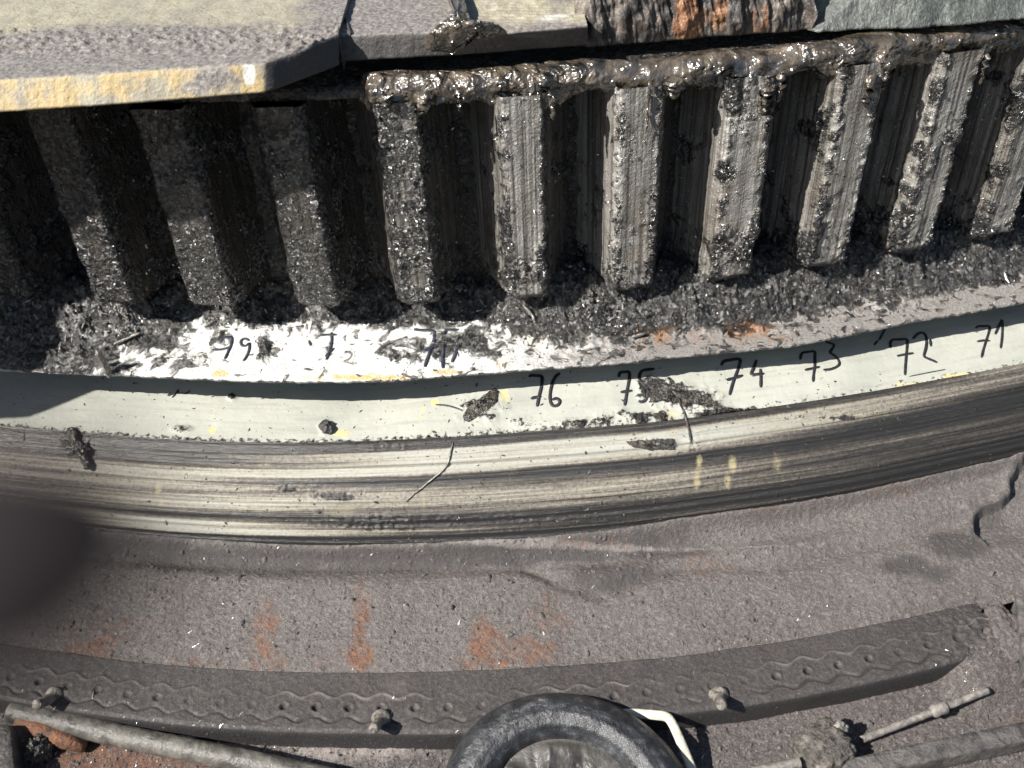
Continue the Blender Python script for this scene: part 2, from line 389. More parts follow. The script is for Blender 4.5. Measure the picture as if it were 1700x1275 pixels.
# ------------------------------------------------------------------ ring gear
gear = empty('ring_gear', (float(O[0]), float(O[1]-R_TIP), 0.))
tag(gear, 'large steel ring gear with tall greasy vertical teeth above the white flange', 'gear')
th = np.linspace(TH0, TH1, 700); z = np.linspace(-.01, .285, 90)
A, Z = np.meshgrid(th, z, indexing='ij'); P = cyl(A, R_ROOT-.004, Z)
P = P+gnormal(P)*(fbm(P, 45, 4, .55, 3)*.010)[..., None]
grid('gear_rim', P, M['root'], gear)
th = np.linspace(TH0, TH1, 700)
sec = resample([(2.33, .275), (2.405, .275), (2.408, .277), (2.408, .283), (2.405, .286), (2.33, .286)], .004)
A, I = np.meshgrid(th, np.arange(len(sec)), indexing='ij'); P = cyl(A, sec[:, 0][I], sec[:, 1][I])
P = P+gnormal(P)*(fbm(P, 60, 3, .55, 23)*.002)[..., None]
grid('top_ring', P, M['root'], gear)
meas = np.array([-.2107, -.159, -.1134, -.0642, -.0200, .0297, .0765, .1202, .1645, .2055, .246])
k = np.arange(11); fit = np.polyval(np.polyfit(k, meas, 1), k); centres = list(.6*meas+.4*fit)
pitch = .0456
centres = [centres[0]-2*pitch, centres[0]-pitch]+centres+[centres[-1]+pitch, centres[-1]+2*pitch]
def tooth(i, c):
    d = R_TIP-R_ROOT+.012
    prof = [(-.053, -.010), (-.048, -.002), (-.040, .010), (-.030, .034), (-.0255, .054), (-.0205, .0640), (-.0185, .0655), (.0185, .0655), (.0205, .0640), (.0245, .054), (.030, .034), (.040, .010), (.048, -.002), (.053, -.010)]
    pr = resample([(a, b) for a, b in prof], .0019)
    arc = np.r_[0, np.cumsum(np.linalg.norm(np.diff(pr, axis=0), axis=1))]
    zz = np.linspace(Z_T0, Z_T1, 120)
    Aa, Zz = np.meshgrid(np.arange(len(pr)), zz, indexing='ij')
    t_ = pr[:, 0][Aa]*(1+.10*math.sin(i*5.1)*sm(pr[:, 1][Aa], .02, .06)); r_ = R_ROOT+pr[:, 1][Aa]
    # the base of the tooth is rounded back
    edge = sm(Zz, Z_T0, Z_T0+.012); r_ = R_ROOT-.01+(r_-R_ROOT+.01)*(.86+.14*edge); t_ = t_*(.93+.07*edge)
    P = cyl(c+t_/r_, r_, Zz)
    N = gnormal(P)
    sd_ = i*7.3
    big = fbm(P, 38, 4, .6, sd_); fine = fbm(P*np.array([1, 1, .35]), 170, 3, .6, sd_+2)
    tipm = sm(r_, R_TIP-.010, R_TIP-.002)
    cornerd = np.minimum(abs(t_-.0185), abs(t_+.0185))
    cm = np.exp(-(cornerd/.006)**2)*sm(r_, R_TIP-.02, R_TIP-.005)
    low = 1-sm(Zz, .06, .12)
    patch = sm(fbm(P, 16, 3, .6, sd_+9), .0, .35)
    amt = .12+.10*(1-tipm)+.65*patch+.35*cm+.35*low
    disp = amt*(np.maximum(big, -.1)*.0085+fine*.0022)+cm*np.maximum(fbm(P, 120, 3, .6, sd_+5), 0)*.005
    P = P+N*disp[..., None]
    px, py = proj(P)
    left = 1-sm(px, 450, 900)  # left tips greasier, with the plate's shadow painted into their colour
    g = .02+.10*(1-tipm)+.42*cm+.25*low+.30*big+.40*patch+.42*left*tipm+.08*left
    g = np.where((t_ > .017) & (r_ < R_TIP-.004), g+.1, g)
    nu, nv = P.shape[:2]
    uv = np.stack([arc[Aa]+i*.37, Zz], -1)
    cap = P[:, 0, :]; ctr = cap.mean(0)
    V = np.vstack([P.reshape(-1, 3), ctr[None]]); Fq = gfaces(nu, nv)
    ci = nu*nv; j = np.arange(nu-1)
    Fcap = np.stack([(j+1)*nv, j*nv, np.full(nu-1, ci), np.full(nu-1, ci)], -1)
    flank = (1-tipm)*np.where(t_ > 0, 1., .45)  # flanks dirty brown; sun-facing left sides kept lighter in the colour
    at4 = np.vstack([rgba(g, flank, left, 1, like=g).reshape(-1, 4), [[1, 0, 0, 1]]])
    uvv = np.vstack([uv.reshape(-1, 2), [[0, 0]]])
    me_f = np.vstack([Fq, Fcap])
    # last cap quads are triangles with a doubled corner: split them off as real triangles
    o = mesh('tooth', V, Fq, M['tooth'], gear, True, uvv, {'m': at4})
    bm_v = np.vstack([cap, ctr[None]]); n = len(cap)
    return o, (bm_v, [(q, q+1, n) for q in range(n-1)])
teeth = []
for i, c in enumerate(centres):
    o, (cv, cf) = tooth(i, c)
    me = o.data
    # underside closed with a fan joined into the same mesh
    import bmesh
    bm = bmesh.new(); bm.from_mesh(me); bm.verts.ensure_lookup_table()
    nv = 120; nu = (len(bm.verts)-1)//nv; cc = bm.verts[nu*nv]
    for q in range(nu-1):
        try:
            f_ = bm.faces.new((bm.verts[q*nv], cc, bm.verts[(q+1)*nv])); f_.smooth = True
        except ValueError: pass
    bm.normal_update(); bm.to_mesh(me); bm.free()
    teeth.append(o)

# bead of brown grease squeezed out along the top of the teeth
def bead():
    nth, nph = 1300, 56
    th = np.linspace(TH0, TH1, nth); ph = np.linspace(-.95*np.pi, .75*np.pi, nph)
    A, B = np.meshgrid(th, ph, indexing='ij')
    q = cyl(A, 2.4, 0*A)
    n1 = pnoise(np.stack([A*45, 0*A, 0*A+3.3], -1)); n2 = pnoise(np.stack([A*110, 0*A+1.1, 0*A], -1))
    rr = .0145+.0018*n1+.0012*n2
    pxb, _ = proj(cyl(A, 2.41, .27)); on = sm(pxb, 575, 620); rr = rr*(.35+.65*on)
    r0 = 2.399-.045*(1-on)+.004*pnoise(np.stack([A*30, 0*A+9, 0*A], -1)); z0 = .282+.002*n1
    P = cyl(A, r0+np.cos(B)*rr*1.15, z0+np.sin(B)*rr*np.where(np.sin(B) < 0, 1.25, .85))
    N = gnormal(P, True)
    f = fbm(P, 60, 4, .55, 8); low = sm(-np.sin(B), -.1, .8)
    f = fbm(P*np.array([.5, 1, 1]), 60, 4, .55, 8)
    P = P+N*((f*.012+fbm(P*np.array([.5, 1, 1]), 30, 2, .5, 41)*.008+np.maximum(fbm(P, 190, 3, .6, 4), 0)*.0035)*(.30+.95*low))[..., None]
    P[..., 2] -= low*np.maximum(0, pnoise(np.stack([A*95, 0*A+5, 0*A], -1)))*.0045
    P[..., 2] = np.minimum(P[..., 2], .2965+.001*n2)
    return grid('grease_bead', P, M['bead'])
tag(bead(), 'thick brown grease squeezed out in a lumpy bead along the top of the gear teeth', 'grease', kind='stuff')

# ------------------------------------------------------------------ flange under the teeth (painted white)
fl = empty('gear_flange', (float(O[0]), float(O[1]-2.48), 0.))
tag(fl, 'white painted flange below the gear teeth, streaked with grease and rust, numbered 77 to 79', 'flange')
def flange():
    nth, nr = 1250, 100
    th = np.linspace(TH0, TH1, nth); v = np.linspace(0, 1, nr)
    A, Vv = np.meshgrid(th, v, indexing='ij'); re = rE1(A)
    wob = pnoise(np.stack([A*160, 0*A, 0*A], -1))*.0011+pnoise(np.stack([A*420, 0*A, 0*A+4], -1))*.0007
    re = re+wob
    r = 2.33+(re-2.33)*Vv
    z = -.0*Vv+.004*sm(Vv, 0, 1)*0
    P = cyl(A, r, z); px, py = proj(P)
    # how far the grease heap reaches out from the teeth
    d = re-r
    tooth_phase = np.min(np.abs(A[..., None]-np.array(centres)), -1)*2.42
    heap_reach = .060+.018*fbm(P, 14, 3, .6, 2)+.030*sm(px, 180, 320)*(1-sm(px, 800, 890))-.02*(1-sm(px, 120, 220))-.012*sm(px, 880, 960)
    heap = sm(d, heap_reach, heap_reach+.05)
    base = heap*.036+np.exp(-((d-.09)/.03)**2)*.006
    lumps = fbm(P, 38, 4, .6, 6, True)*1.3; fine = fbm(P, 150, 4, .6, 12)
    amt = np.clip(sm(d, heap_reach-.016, heap_reach+.016), 0, 1)
    clump = blobs(px, py, [(950, 520, 90, 55, 1), (900, 490, 70, 40, 1), (1180, 470, 90, 30, .9), (780, 575, 60, 26, .7), (590, 520, 60, 26, .6),
                           (470, 530, 60, 22, .7), (1420, 470, 80, 40, .9), (1580, 430, 90, 35, .9), (1290, 470, 60, 45, .8), (250, 545, 110, 40, .6), (670, 590, 50, 22, .55), (438, 580, 12, 20, .9),
                           (290, 600, 60, 16, .4), (130, 590, 90, 30, .8), (1480, 500, 60, 18, .5), (1250, 545, 60, 10, .35)], P, .7, 30.)
    amt2 = np.maximum(amt, clump)
    z = base+amt2*(lumps*(.0075+.004*sm(px, 850, 950))+fine*.006+.0035)+(1-amt2)*fbm(P, 60, 3, .5, 1)*.0006
    z += np.maximum(0, fbm(P, 220, 2, .5, 22)-.15)*amt2*.008
    z = z*sm(d, 0, .006)
    P = cyl(A, r, z)
    g = np.clip(.215+.64*amt2+.12*sm(d, .02, .06)+.22*fbm(np.stack([P[..., 0]*1.6-P[..., 1]*.9, P[..., 1]*.5, P[..., 2]], -1), 34, 4, .6, 17)+.05*sm(px, 850, 1000), 0, 1)
    g = np.where(px < 200, g+.42*(1-sm(px, 90, 260)), g)
    g -= .06*blobs(px, py, [(480, 575, 260, 55, 1)], P, .3)
    rust = blobs(px, py, [(1090, 545, 60, 32, 1.), (1170, 560, 60, 26, .55), (1240, 548, 75, 30, .9), (1060, 575, 60, 16, .5), (1290, 560, 40, 20, .6), (1010, 560, 40, 14, .3), (350, 478, 14, 10, .9)], P, .5, 40.)
    yel = blobs(px, py, [(365, 620, 18, 8, 1), (600, 627, 110, 9, .95), (740, 618, 40, 8, .9), (560, 600, 60, 10, .4), (830, 600, 30, 20, .5), (880, 560, 60, 28, .45), (480, 530, 30, 14, .35), (1100, 520, 60, 15, .45), (1370, 500, 60, 18, .3)], P, .5, 40.)
    grime = .30+.44*sm(px, 760, 1150)+.3*sm(px, 1150, 1450)-.12*sm(px, 200, 320)*(1-sm(px, 600, 760))
    # underside: one thin rim, then back under
    lip = []
    for dr, dz in ((.0005, -.002), (-.0008, -.0045), (-.02, -.0055), (-.08, -.006)):
        lip.append(cyl(th, re[:, -1]+dr, dz))
    L = np.stack(lip, 1); P2 = np.concatenate([P, L], 1)
    ext = lambda a, val: np.concatenate([a, np.broadcast_to(np.asarray(val), (nth, 4))], 1)
    at4 = rgba(ext(g, .4), ext(rust, 0.), ext(yel, .2), ext(grime, .5), like=P2[..., 0])
    return grid('flange_plate', P2, M['ledge'], fl, None, {'m': at4})
flange_o = flange()

# ------------------------------------------------------------------ bearing ring below the flange
br = empty('bearing_ring', (float(O[0]), float(O[1]-2.52), -.06))
tag(br, 'pale painted bearing ring with hand-written numbers above dark horizontal grease streaks', 'bearing ring')
DEC = dict(smear=[(798, 672, 34, 22), (1105, 665, 60, 30)])
def bands():
    nth = 1150; th = np.linspace(TH0, TH1, nth)
    pxe, _ = proj(cyl(th, rE1(th), 0*th))
    gap = .085+0*pxe
    z0g = (-.022-.031*(1-sm(pxe, 560, 860))-.008*sm(pxe, 1150, 1450))[:, None]
    # painted band
    nr = 70; v = np.linspace(-.1, 1, nr); A, V = np.meshgrid(th, v, indexing='ij')
    r0 = (rE1(th)-gap)[:, None]; z0 = z0g
    r1 = rC2(A); r = r0+(r1-r0)*V; Vc = np.clip(V, 0, 1); z = z0+(zC2-z0)*Vc+.003*np.sin(np.pi*Vc)
    P = cyl(A, r, z); N = gnormal(P)
    if N[..., 2].mean() < 0: N = -N
    px, py = proj(P)
    sme = blobs(px, py, [(800, 672, 32, 18, .85), (795, 690, 30, 10, .7), (1085, 650, 32, 24, .95), (1120, 655, 45, 20, 1.), (1150, 668, 50, 16, .9), (1200, 685, 50, 10, .6), (1060, 690, 60, 9, .75),
                         (960, 700, 60, 7, .6), (540, 712, 12, 14, 1), (120, 735, 30, 25, .8), (860, 700, 40, 8, .5), (385, 657, 8, 6, 1), (300, 712, 20, 5, .6), (1370, 640, 60, 5, .2)], P, .8, 60.)
    bot = sm(V, .90, 1.0)
    g = .12+.62*sme+.38*bot*(1-sm(px, 900, 1200)*.3)+.2*(1-sm(V, -.05, .12))
    dirt = .16+.2*sm(V, .6, 1)*(.5+fbm(P, 20, 3))+.45*sme+.1*(1-sm(px, 30, 160))
    yel = blobs(px, py, [(1600, 625, 40, 6, 1), (1540, 638, 70, 6, .8), (722, 668, 8, 8, .9), (355, 715, 14, 10, .7), (840, 655, 12, 22, .6), (560, 718, 50, 10, .6), (1190, 650, 20, 30, .4), (1110, 690, 60, 16, .5), (700, 690, 10, 25, .5), (800, 730, 300, 8, .4)], P, .4, 60.)
    P = P+N*(fbm(P, 20, 2)*.0006+sme*(.0012+.0035*np.maximum(0, fbm(P, 130, 4, .65, 3, True))))[..., None]
    arc = A*2.5
    uv = np.stack([arc, V*.06], -1)
    b1 = grid('painted_band', P, M['band'], br, uv, {'m': rgba(g, dirt, yel, 1, like=g)})
    # streaked band
    nr = 100; v = np.linspace(0, 1, nr); A, V = np.meshgrid(th, v, indexing='ij')
    r0, r1 = rC2(A), rC3(A)
    r = r0+(r1-r0)*V; z = zC2+(zC3-zC2)*V
    bulge = .008*np.sin(np.pi*V)
    step = .0022*(sm(V, .0, .035)-sm(V, .22, .27))+.0016*(sm(V, .5, .53))-.0016*sm(V, .97, 1)
    P = cyl(A, r, z); N = gnormal(P)
    if N[..., 2].mean() < 0: N = -N
    ridg = pnoise(np.stack([A*3, V*26, 0*A], -1))*.0011+pnoise(np.stack([A*6, V*60, 0*A+5], -1))*.0006
    px, py = proj(P)
    sme = blobs(px, py, [(125, 735, 34, 26, 1), (1090, 735, 60, 9, .95), (1380, 693, 50, 8, .9), (560, 822, 60, 12, .8), (480, 808, 50, 10, .7), (640, 865, 120, 14, .8), (1150, 740, 30, 20, .5), (800, 860, 300, 10, .5), (650, 740, 60, 8, .6)], P, .7, 50.)
    P = P+N*(bulge+step+ridg+sme*.003*np.maximum(0, fbm(P, 130, 4, .65, 3, True)))[..., None]
    # general darkness of the smears: pale at upper left and centre, dark at the bottom and to the right
    tabs = [(60, [0, .2, .25, .7, .8, 1], [.55, .6, .45, .42, .5, .55]),
            (300, [0, .16, .2, .25, .45, .5, .55, .68, .72, .78, .9, .93, 1], [.7, .75, .95, .35, .3, .5, .3, .35, .8, .22, .25, .8, .85]),
            (700, [0, .08, .11, .32, .37, .41, .46, .68, .73, .82, .87, .92, 1], [.8, .8, .15, .22, .95, .85, .4, .45, .8, .75, .5, .95, .95]),
            (1100, [0, .06, .1, .3, .36, .42, .5, .7, .76, .84, .9, 1], [.75, .7, .10, .2, .9, .75, .42, .45, .75, .85, .6, .95]),
            (1450, [0, .05, .08, .22, .3, .4, .46, .7, .78, 1], [.75, .7, .36, .42, .85, .9, .6, .62, .9, .9]),
            (1700, [0, .1, .3, .4, .6, .8, 1], [.45, .5, .85, .8, .6, .9, .9])]
    Vw = V+.025*fbm(np.stack([A*4, V*1.5, 0*A], -1), 2., 3)
    cols = np.stack([np.interp(Vw, a_, b_) for _, a_, b_ in tabs], -1); xs_ = np.array([q[0] for q in tabs], float)
    fi = np.interp(px, xs_, np.arange(len(xs_))); i0 = np.clip(np.floor(fi).astype(int), 0, len(xs_)-2); fr_ = fi-i0
    g = .06+np.take_along_axis(cols, i0[..., None], -1)[..., 0]*(1-fr_)+np.take_along_axis(cols, (i0+1)[..., None], -1)[..., 0]*fr_
    yel = blobs(px, py, [(1157, 768, 7, 16, .9), (1153, 795, 7, 22, .9), (1212, 770, 8, 20, 1), (1204, 798, 7, 20, 1), (1285, 770, 12, 30, .6), (268, 812, 7, 16, .8), (275, 832, 7, 14, .7), (705, 830, 6, 20, .7), (575, 845, 40, 16, .5), (440, 770, 30, 14, .4), (1115, 720, 12, 14, .5), (1040, 790, 10, 30, .35), (850, 790, 10, 30, .3)], P, .35, 70.)
    uv = np.stack([A*2.6, V*.115], -1)
    b2 = grid('streaked_band', P, M['smear'], br, uv, {'m': rgba(g, sme, yel, 1, like=g)})
    return b1, b2
band1, band2 = bands()

# ------------------------------------------------------------------ deck, rubber strip, floor
def deck():
    nth, nr = 1100, 150; th = np.linspace(TH0, TH1, nth); v = np.linspace(-.03, 1.06, nr)
    A, V = np.meshgrid(th, v, indexing='ij'); r = rC3(A)+(rC4(A)-rC3(A))*V; z = zC3+(zC4-zC3)*V
    P = cyl(A, r, z); px, py = proj(P)
    # gritty bead along the joint with the ring, a hollow behind it, then a gentle plain
    j = np.exp(-((V-.02)/.035)**2)*(.006+.008*sm(px, 850, 1250))
    hollow = -.010*np.exp(-((V-.16)/.10)**2)*(1-sm(px, 1300, 1500))
    # sagging lip: wavy crest from x=760 to 1200
    crest_y = np.interp(px, [0, 240, 700, 860, 920, 1000, 1100, 1200, 1300, 1450, 1600, 1700], [900, 905, 914, 916, 950, 972, 935, 925, 925, 890, 850, 840])
    dd = (py-crest_y)/16.
    j2 = -.006*np.exp(-((dd-.6)/1.0)**2)*sm(px, 200, 300)
    z = z+j+hollow+j2+fbm(P, 9, 3, .5, 4)*.004+fbm(P, 70, 4, .6, 5)*.0016+np.maximum(0, fbm(P, 260, 3, .6, 9)-.1)*.0032
    ex_ = np.interp(py, [740, 778, 795, 815, 832, 842, 850, 868, 884, 900], [1720, 1692, 1678, 1681, 1662, 1636, 1624, 1619, 1622, 1640])+6*fbm(P, 60, 3)
    z = z-.012*sm(px-ex_, -2, 3)*(1-sm(py, 870, 915))+.003*np.exp(-((px-ex_+10)/9)**2)*(1-sm(py, 870, 890))
    P = cyl(A, r, z)
    g = .14+.45*fbm(P, 11, 3, .6, 31)+.5*np.exp(-((V-.10)/.07)**2)*(1-sm(px, 1050, 1250))
    g = g+blobs(px, py, [(1010, 955, 130, 26, .7), (1500, 940, 60, 22, .9), (1590, 905, 70, 35, .9), (1570, 950, 50, 25, .7), (560, 930, 250, 22, .5), (350, 930, 160, 26, .5), (1640, 850, 60, 25, .5), (700, 915, 500, 10, .5)], P, .5, 14.)
    rust = blobs(px, py, [(600, 1040, 22, 110, .75), (605, 1085, 34, 40, .9), (440, 1050, 26, 70, .75), (440, 1090, 50, 28, .6), (800, 1070, 32, 50, .9), (875, 1085, 60, 28, .85), (830, 1100, 90, 18, .7), (150, 1075, 70, 40, .8), (200, 1050, 90, 50, .5), (1170, 935, 60, 35, .5), (905, 1020, 60, 60, .4), (1000, 900, 120, 16, .4), (1480, 820, 150, 14, .45), (1250, 850, 120, 14, .5), (300, 1100, 300, 20, .35)], P, .6, 22.)
    pale = blobs(px, py, [(540, 920, 40, 20, .35), (480, 940, 60, 14, .3), (1600, 840, 20, 20, .8), (800, 1060, 16, 20, .6), (900, 903, 700, 7, .6), (400, 1000, 300, 90, .25)], P, .5, 30.)
    return grid('deck', P, M['deck'], None, None, {'m': rgba(g, rust, pale, 1, like=g)})
deck_o = tag(deck(), 'gritty purple-grey steel deck with rust patches below the bearing ring', kind='structure')

strip = empty('rubber_strip', (float(O[0]), float(O[1]-2.75), zC4))
tag(strip, 'dusty black rubber strip curved along the deck edge with wavy moulded lines and bolts', 'rubber strip')
T_R = .010
def rubber():
    nth, nv = 1200, 70
    tE, _ = polar([(1650, 1050)], zC5); tE = tE[0]
    th = np.linspace(TH0, tE, nth); v = np.linspace(0, 1, nv)
    A, V = np.meshgrid(th, v, indexing='ij')
    endw = 0
    r = rC4(A)+(rC5(A)-rC4(A))*V
    z = zC4+.004+(zC5+T_R-zC4-.008)*V
    P = cyl(A, r, z); px, py = proj(P)
    # moulded pattern along the middle
    s = A*2.75; lam = .0312; ph = 2*np.pi*s/lam
    wave = -.0028*np.cos(ph)
    w_ = (r-rC4(A))
    mid = .62*(rC5(A)-rC4(A)); half = .0125
    vis = .22+.75*np.clip(.6+1.8*fbm(P, 9, 3, .5, 3), 0, 1)
    up_ = w_-(mid-half+wave); lo_ = w_-(mid+half*.95+wave)
    ridge = (.0014*np.exp(-(up_/.0015)**2)-.0022*np.exp(-((lo_)/.0014)**2))*vis
    dimp_s = np.abs(((s/lam+.5) % 1)-.5)*lam
    dd = np.sqrt(dimp_s**2+(w_-mid)**2)
    dim = (-.0030*(1-sm(dd, .0018, .0042))+.0007*np.exp(-((dd-.0052)/.0012)**2))*vis
    wear = sm(px, 1480, 1640)
    z = z+ridge+dim+fbm(P, 30, 3, .5, 5)*.0012+fbm(P, 180, 3, .6, 6)*.0005*(1+3*wear)+wear*fbm(P, 60, 3, .6, 2)*.003-.0015*sm(V, .96, 1)-.004*sm(.03-V, 0, .03)
    jag = fbm(np.stack([0*A, V*4, 0*A], -1), 1.7, 3)*.004
    A2 = A+np.where(A > tE-.02, (A-(tE-.02))/.02*jag, 0)
    P = cyl(A2, r, z)
    side = [cyl(A2[:, -1], r[:, -1]+a, z[:, -1]+b) for a, b in ((.0012, -.002), (.0014, -.008), (.0008, -.030))]
    P2 = np.concatenate([P, np.stack(side, 1)], 1)
    # closed end
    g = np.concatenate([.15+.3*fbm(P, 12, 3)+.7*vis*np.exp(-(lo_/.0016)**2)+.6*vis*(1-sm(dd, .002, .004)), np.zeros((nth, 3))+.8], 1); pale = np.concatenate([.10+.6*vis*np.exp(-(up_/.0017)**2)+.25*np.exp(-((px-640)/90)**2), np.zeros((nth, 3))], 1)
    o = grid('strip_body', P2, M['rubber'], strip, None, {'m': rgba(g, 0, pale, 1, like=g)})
    e = P2[-1]; low = e.copy(); low[:, 2] = -.23
    grid('strip_end', np.stack([e, low], 0), M['rubber'], strip, None, {'m': rgba(.3, 0, 0, 1, like=low[None, :, 0].repeat(2, 0))})
    return o
strip_o = rubber()

def floor():
    x = np.linspace(-.75, .75, 720); y = np.linspace(-.62, .05, 330)
    X, Y = np.meshgrid(x, y, indexing='ij'); r = np.hypot(X-O[0], Y-O[1]); 
    Z = np.full(X.shape, zF)-.03*sm(2.70-r, 0, .01)
    tt = np.arctan2(X-O[0], -(Y-O[1])); Z = Z+.020*sm(tt, .158, .170)*sm(2.83-r, 0, .03)*sm(r-2.735, 0, .01)
    P = np.stack([X, Y, Z], -1); px, py = proj(P)
    n = fbm(P, 12, 3, .5, 3)*.004+fbm(P, 80, 4, .6, 8)*.0022+np.maximum(0, fbm(P, 230, 3, .6, 2)-.05)*.004
    # trough below the strip at the left, grit drifts at the right
    n = n+.010*np.exp(-((px-1640)/60)**2-((py-1085)/45)**2)
    P[..., 2] += n
    rust = blobs(px, py, [(200, 1260, 190, 60, 1.), (120, 1210, 80, 30, .7), (320, 1290, 120, 40, .9), (1690, 1200, 40, 30, .4), (50, 1190, 60, 20, .5)], P, .3, 30.)
    pale = blobs(px, py, [(590, 1240, 160, 35, .9), (400, 1215, 120, 10, .7), (300, 1225, 60, 10, .6)], P, .4, 25.)
    g = .1+blobs(px, py, [(60, 1245, 50, 35, .6)], P, .4, 25.)
    return grid('floor', P, M['floor'], None, None, {'m': rgba(g, rust, pale, 1, like=g)})
floor_o = tag(floor(), 'gritty dirt-covered floor plate at the bottom, rusty orange at lower left', kind='structure')

# ------------------------------------------------------------------ cover plates above the gear
zPb, zPt = .300, .334
m_plate = MT('dusty_tan_plate'); 
def mk_plate():
    t = m_plate; g, rust, pale, face_shade = t.attr('m')
    n0 = t.noise(30, 4, .6); n1 = t.noise(260, 4, .7); n2 = t.noise(60, 5, .7)
    tan = t.mix(t.ramp(n2, (.4, 0.), (.65, 1.)), (.29, .26, .20), (.43, .40, .29))
    grey = t.mix(t.ramp(n1, (.4, 0.), (.65, 1.)), (.13, .115, .105), (.34, .315, .29))
    c = t.mix(t.thr(t.math('ADD', g, t.math('MULTIPLY', t.math('SUBTRACT', n0, .5), 1.1)), .35, .65), tan, grey)
    c = t.mix(t.math('MULTIPLY', t.thr(t.math('ADD', rust, t.math('MULTIPLY', t.math('SUBTRACT', n2, .5), 1.2)), .4, .7), .8), c, (.52, .38, .17))
    c = t.mix(t.thr(t.math('ADD', pale, t.math('MULTIPLY', t.math('SUBTRACT', n0, .5), .8)), .5, .75), c, (.62, .62, .58))
    c = t.mix(face_shade, c, (.055, .052, .052))  # dark grey of bevel, fronts and sides, their shade put into the colour
    t.set(color=c, rough=t.ramp(n1, (.4, .6), (.65, .4)), spec=.5)
    t.set(normal=t.bump(n1, .002, .8, t.bump(n2, .002, .5)))
    return t.m
M['plate'] = mk_plate()
zPt_cur = [zPt]
def plate(name, edge_px, back, mat, n_edge=700, label='', cat='plate', ext_left=None, ext_right=None, maskf=None, side=True):
    """thick plate: traced front edge (top line), top surface reaching back, vertical front face"""
    e = at(np.array(edge_px, float)[:, 0], np.array(edge_px, float)[:, 1], zPt_cur[0])[:, :2]
    if ext_left is not None: e = np.vstack([ext_left, e])
    if ext_right is not None: e = np.vstack([e, ext_right])
    e = resample(e, .0022)
    n = len(e)
    P0 = np.concatenate([e, np.full((n, 1), zPt_cur[0])], 1)
    T = np.gradient(e, axis=0); T /= np.linalg.norm(T, axis=1)[:, None]; nrm = np.stack([T[:, 1], -T[:, 0]], 1)
    jit = fbm(P0, 90, 3, .6, 2)*.0009
    rows = []
    bk = np.r_[np.linspace(1, .30, 12, endpoint=False), .30*(1-np.linspace(0, 1, 80))**1.3]
    for b in bk:
        q = P0.copy(); q[:, 1] += b*back; rows.append(q)
    top = np.stack(rows, 1)
    return P0, nrm, jit, top
def build_plate(name, edge_px, back, label, maskf, botpx, zb, ext_left=None, ext_right=None, rough_top=1., tear=None):
    P0, nrm, jit, top = plate(name, edge_px, back, None, ext_left=ext_left, ext_right=ext_right)
    px, py = proj(top)
    g, rust, pale, bump_ = maskf(px, py, top)
    top[..., 2] += bump_
    top[:, -1, 2] = zPt_cur[0]; top[:, -2, 2] = zPt_cur[0]+(top[:, -2, 2]-zPt_cur[0])*.4
    fr = []
    pxt, pyt = proj(P0); bx, by = zip(*botpx)
    PB = at(pxt, np.interp(pxt, bx, by), zb); far = sm(pxt, -300, -80)[:, None]
    PBf = P0.copy(); PBf[:, 2] = zb; PB = PB*far+PBf*(1-far)
    for k in np.linspace(0, 1, 14):
        q = P0*(1-k)+PB*k; q[:, :2] += nrm*((.0012*np.sin(np.pi*min(1, k*8)/2) if k < .1 else .0012)+jit)[:, None]
        fr.append(q)
    fr = np.stack(fr, 1); fr[..., :2] += (fbm(fr, 50, 3, .5, 7)*.0008)[..., None]*nrm[:, None, :]
    un = fr[:, -1:, :].copy(); un2 = un.copy(); un2[..., 1] += .5; un = np.concatenate([un, un2], 1)
    P = np.concatenate([top, fr[:, 1:], un], 1)
    pad = lambda a, v: np.concatenate([a, np.broadcast_to(v, (len(P0), P.shape[1]-a.shape[1]))], 1)
    pxf, pyf = proj(P0)
    return P, g, rust, pale, pad, pxf
def mask_A(px, py, P):
    g = .30+.62*sm(py, 35, 85)+.3*blobs(px, py, [(300, 60, 200, 30, 1), (480, 80, 120, 60, .8)], P, .4)+.5*sm(px, 480, 560)
    rust = .1+.12*(1-sm(py, 20, 60)); pale = 0*px
    b = sm(py, 30, 60)*(1-sm(py, 78, 105))*np.maximum(0, fbm(P, 150, 3, .6, 3)+.05)*.008+fbm(P, 60, 3, .5, 5)*.0012
    return g, rust, pale, b
eA = [(0, 130), (200, 118), (330, 109), (432, 103), (441, 102), (500, 84), (561, 56)]
leftA = at(np.array([-60.]), np.array([134.]), zPt_cur[0])[:, :2][0]
extA = [[-1.7, -.20], [-1.05, -.15], [-.96, -.12], [-.89, -.12], [-.835, -.085], [-.79, .0], [-.66, .032], [-.50, .042], leftA]  # unseen left end, flared out to cast the shadow on the left teeth
P, g, rust, pale, pad, pxf = build_plate('cover_plate', eA, .55, '', mask_A, [(-100, 190), (0, 185), (200, 172), (436, 153), (450, 150), (570, 104)], .311, ext_left=extA)
gt = pad(g, 0.); rt = pad(rust, 0.)
nt_ = g.shape[1]
front = np.arange(P.shape[1]) >= nt_
pxa, pya = proj(P)
bev = sm(pxa, 436, 446)
gt = np.where(front[None, :], .22+.5*fbm(P, 40, 4, .6, 77)+.95*bev+.5*blobs(pxa, pya, [(380, 125, 50, 30, 1)], P, .3), gt)
rt = np.where(front[None, :], .55*(1-bev)+.9*fbm(P, 30, 3, .6, 5)*(1-bev), rt)
pl = np.where(front[None, :], blobs(pxa, pya, [(414, 122, 14, 26, 1.1), (408, 105, 9, 8, 1.2)], P, .2), 0)
pa = grid('cover_plate', P, M['plate'], None, None, {'m': rgba(gt, rt, pl, np.where(front[None, :], bev*.95, 0), like=gt)}, smooth=True)
sidec = P[-1, :g.shape[1]]; low_ = sidec.copy(); low_[:, 2] = .30
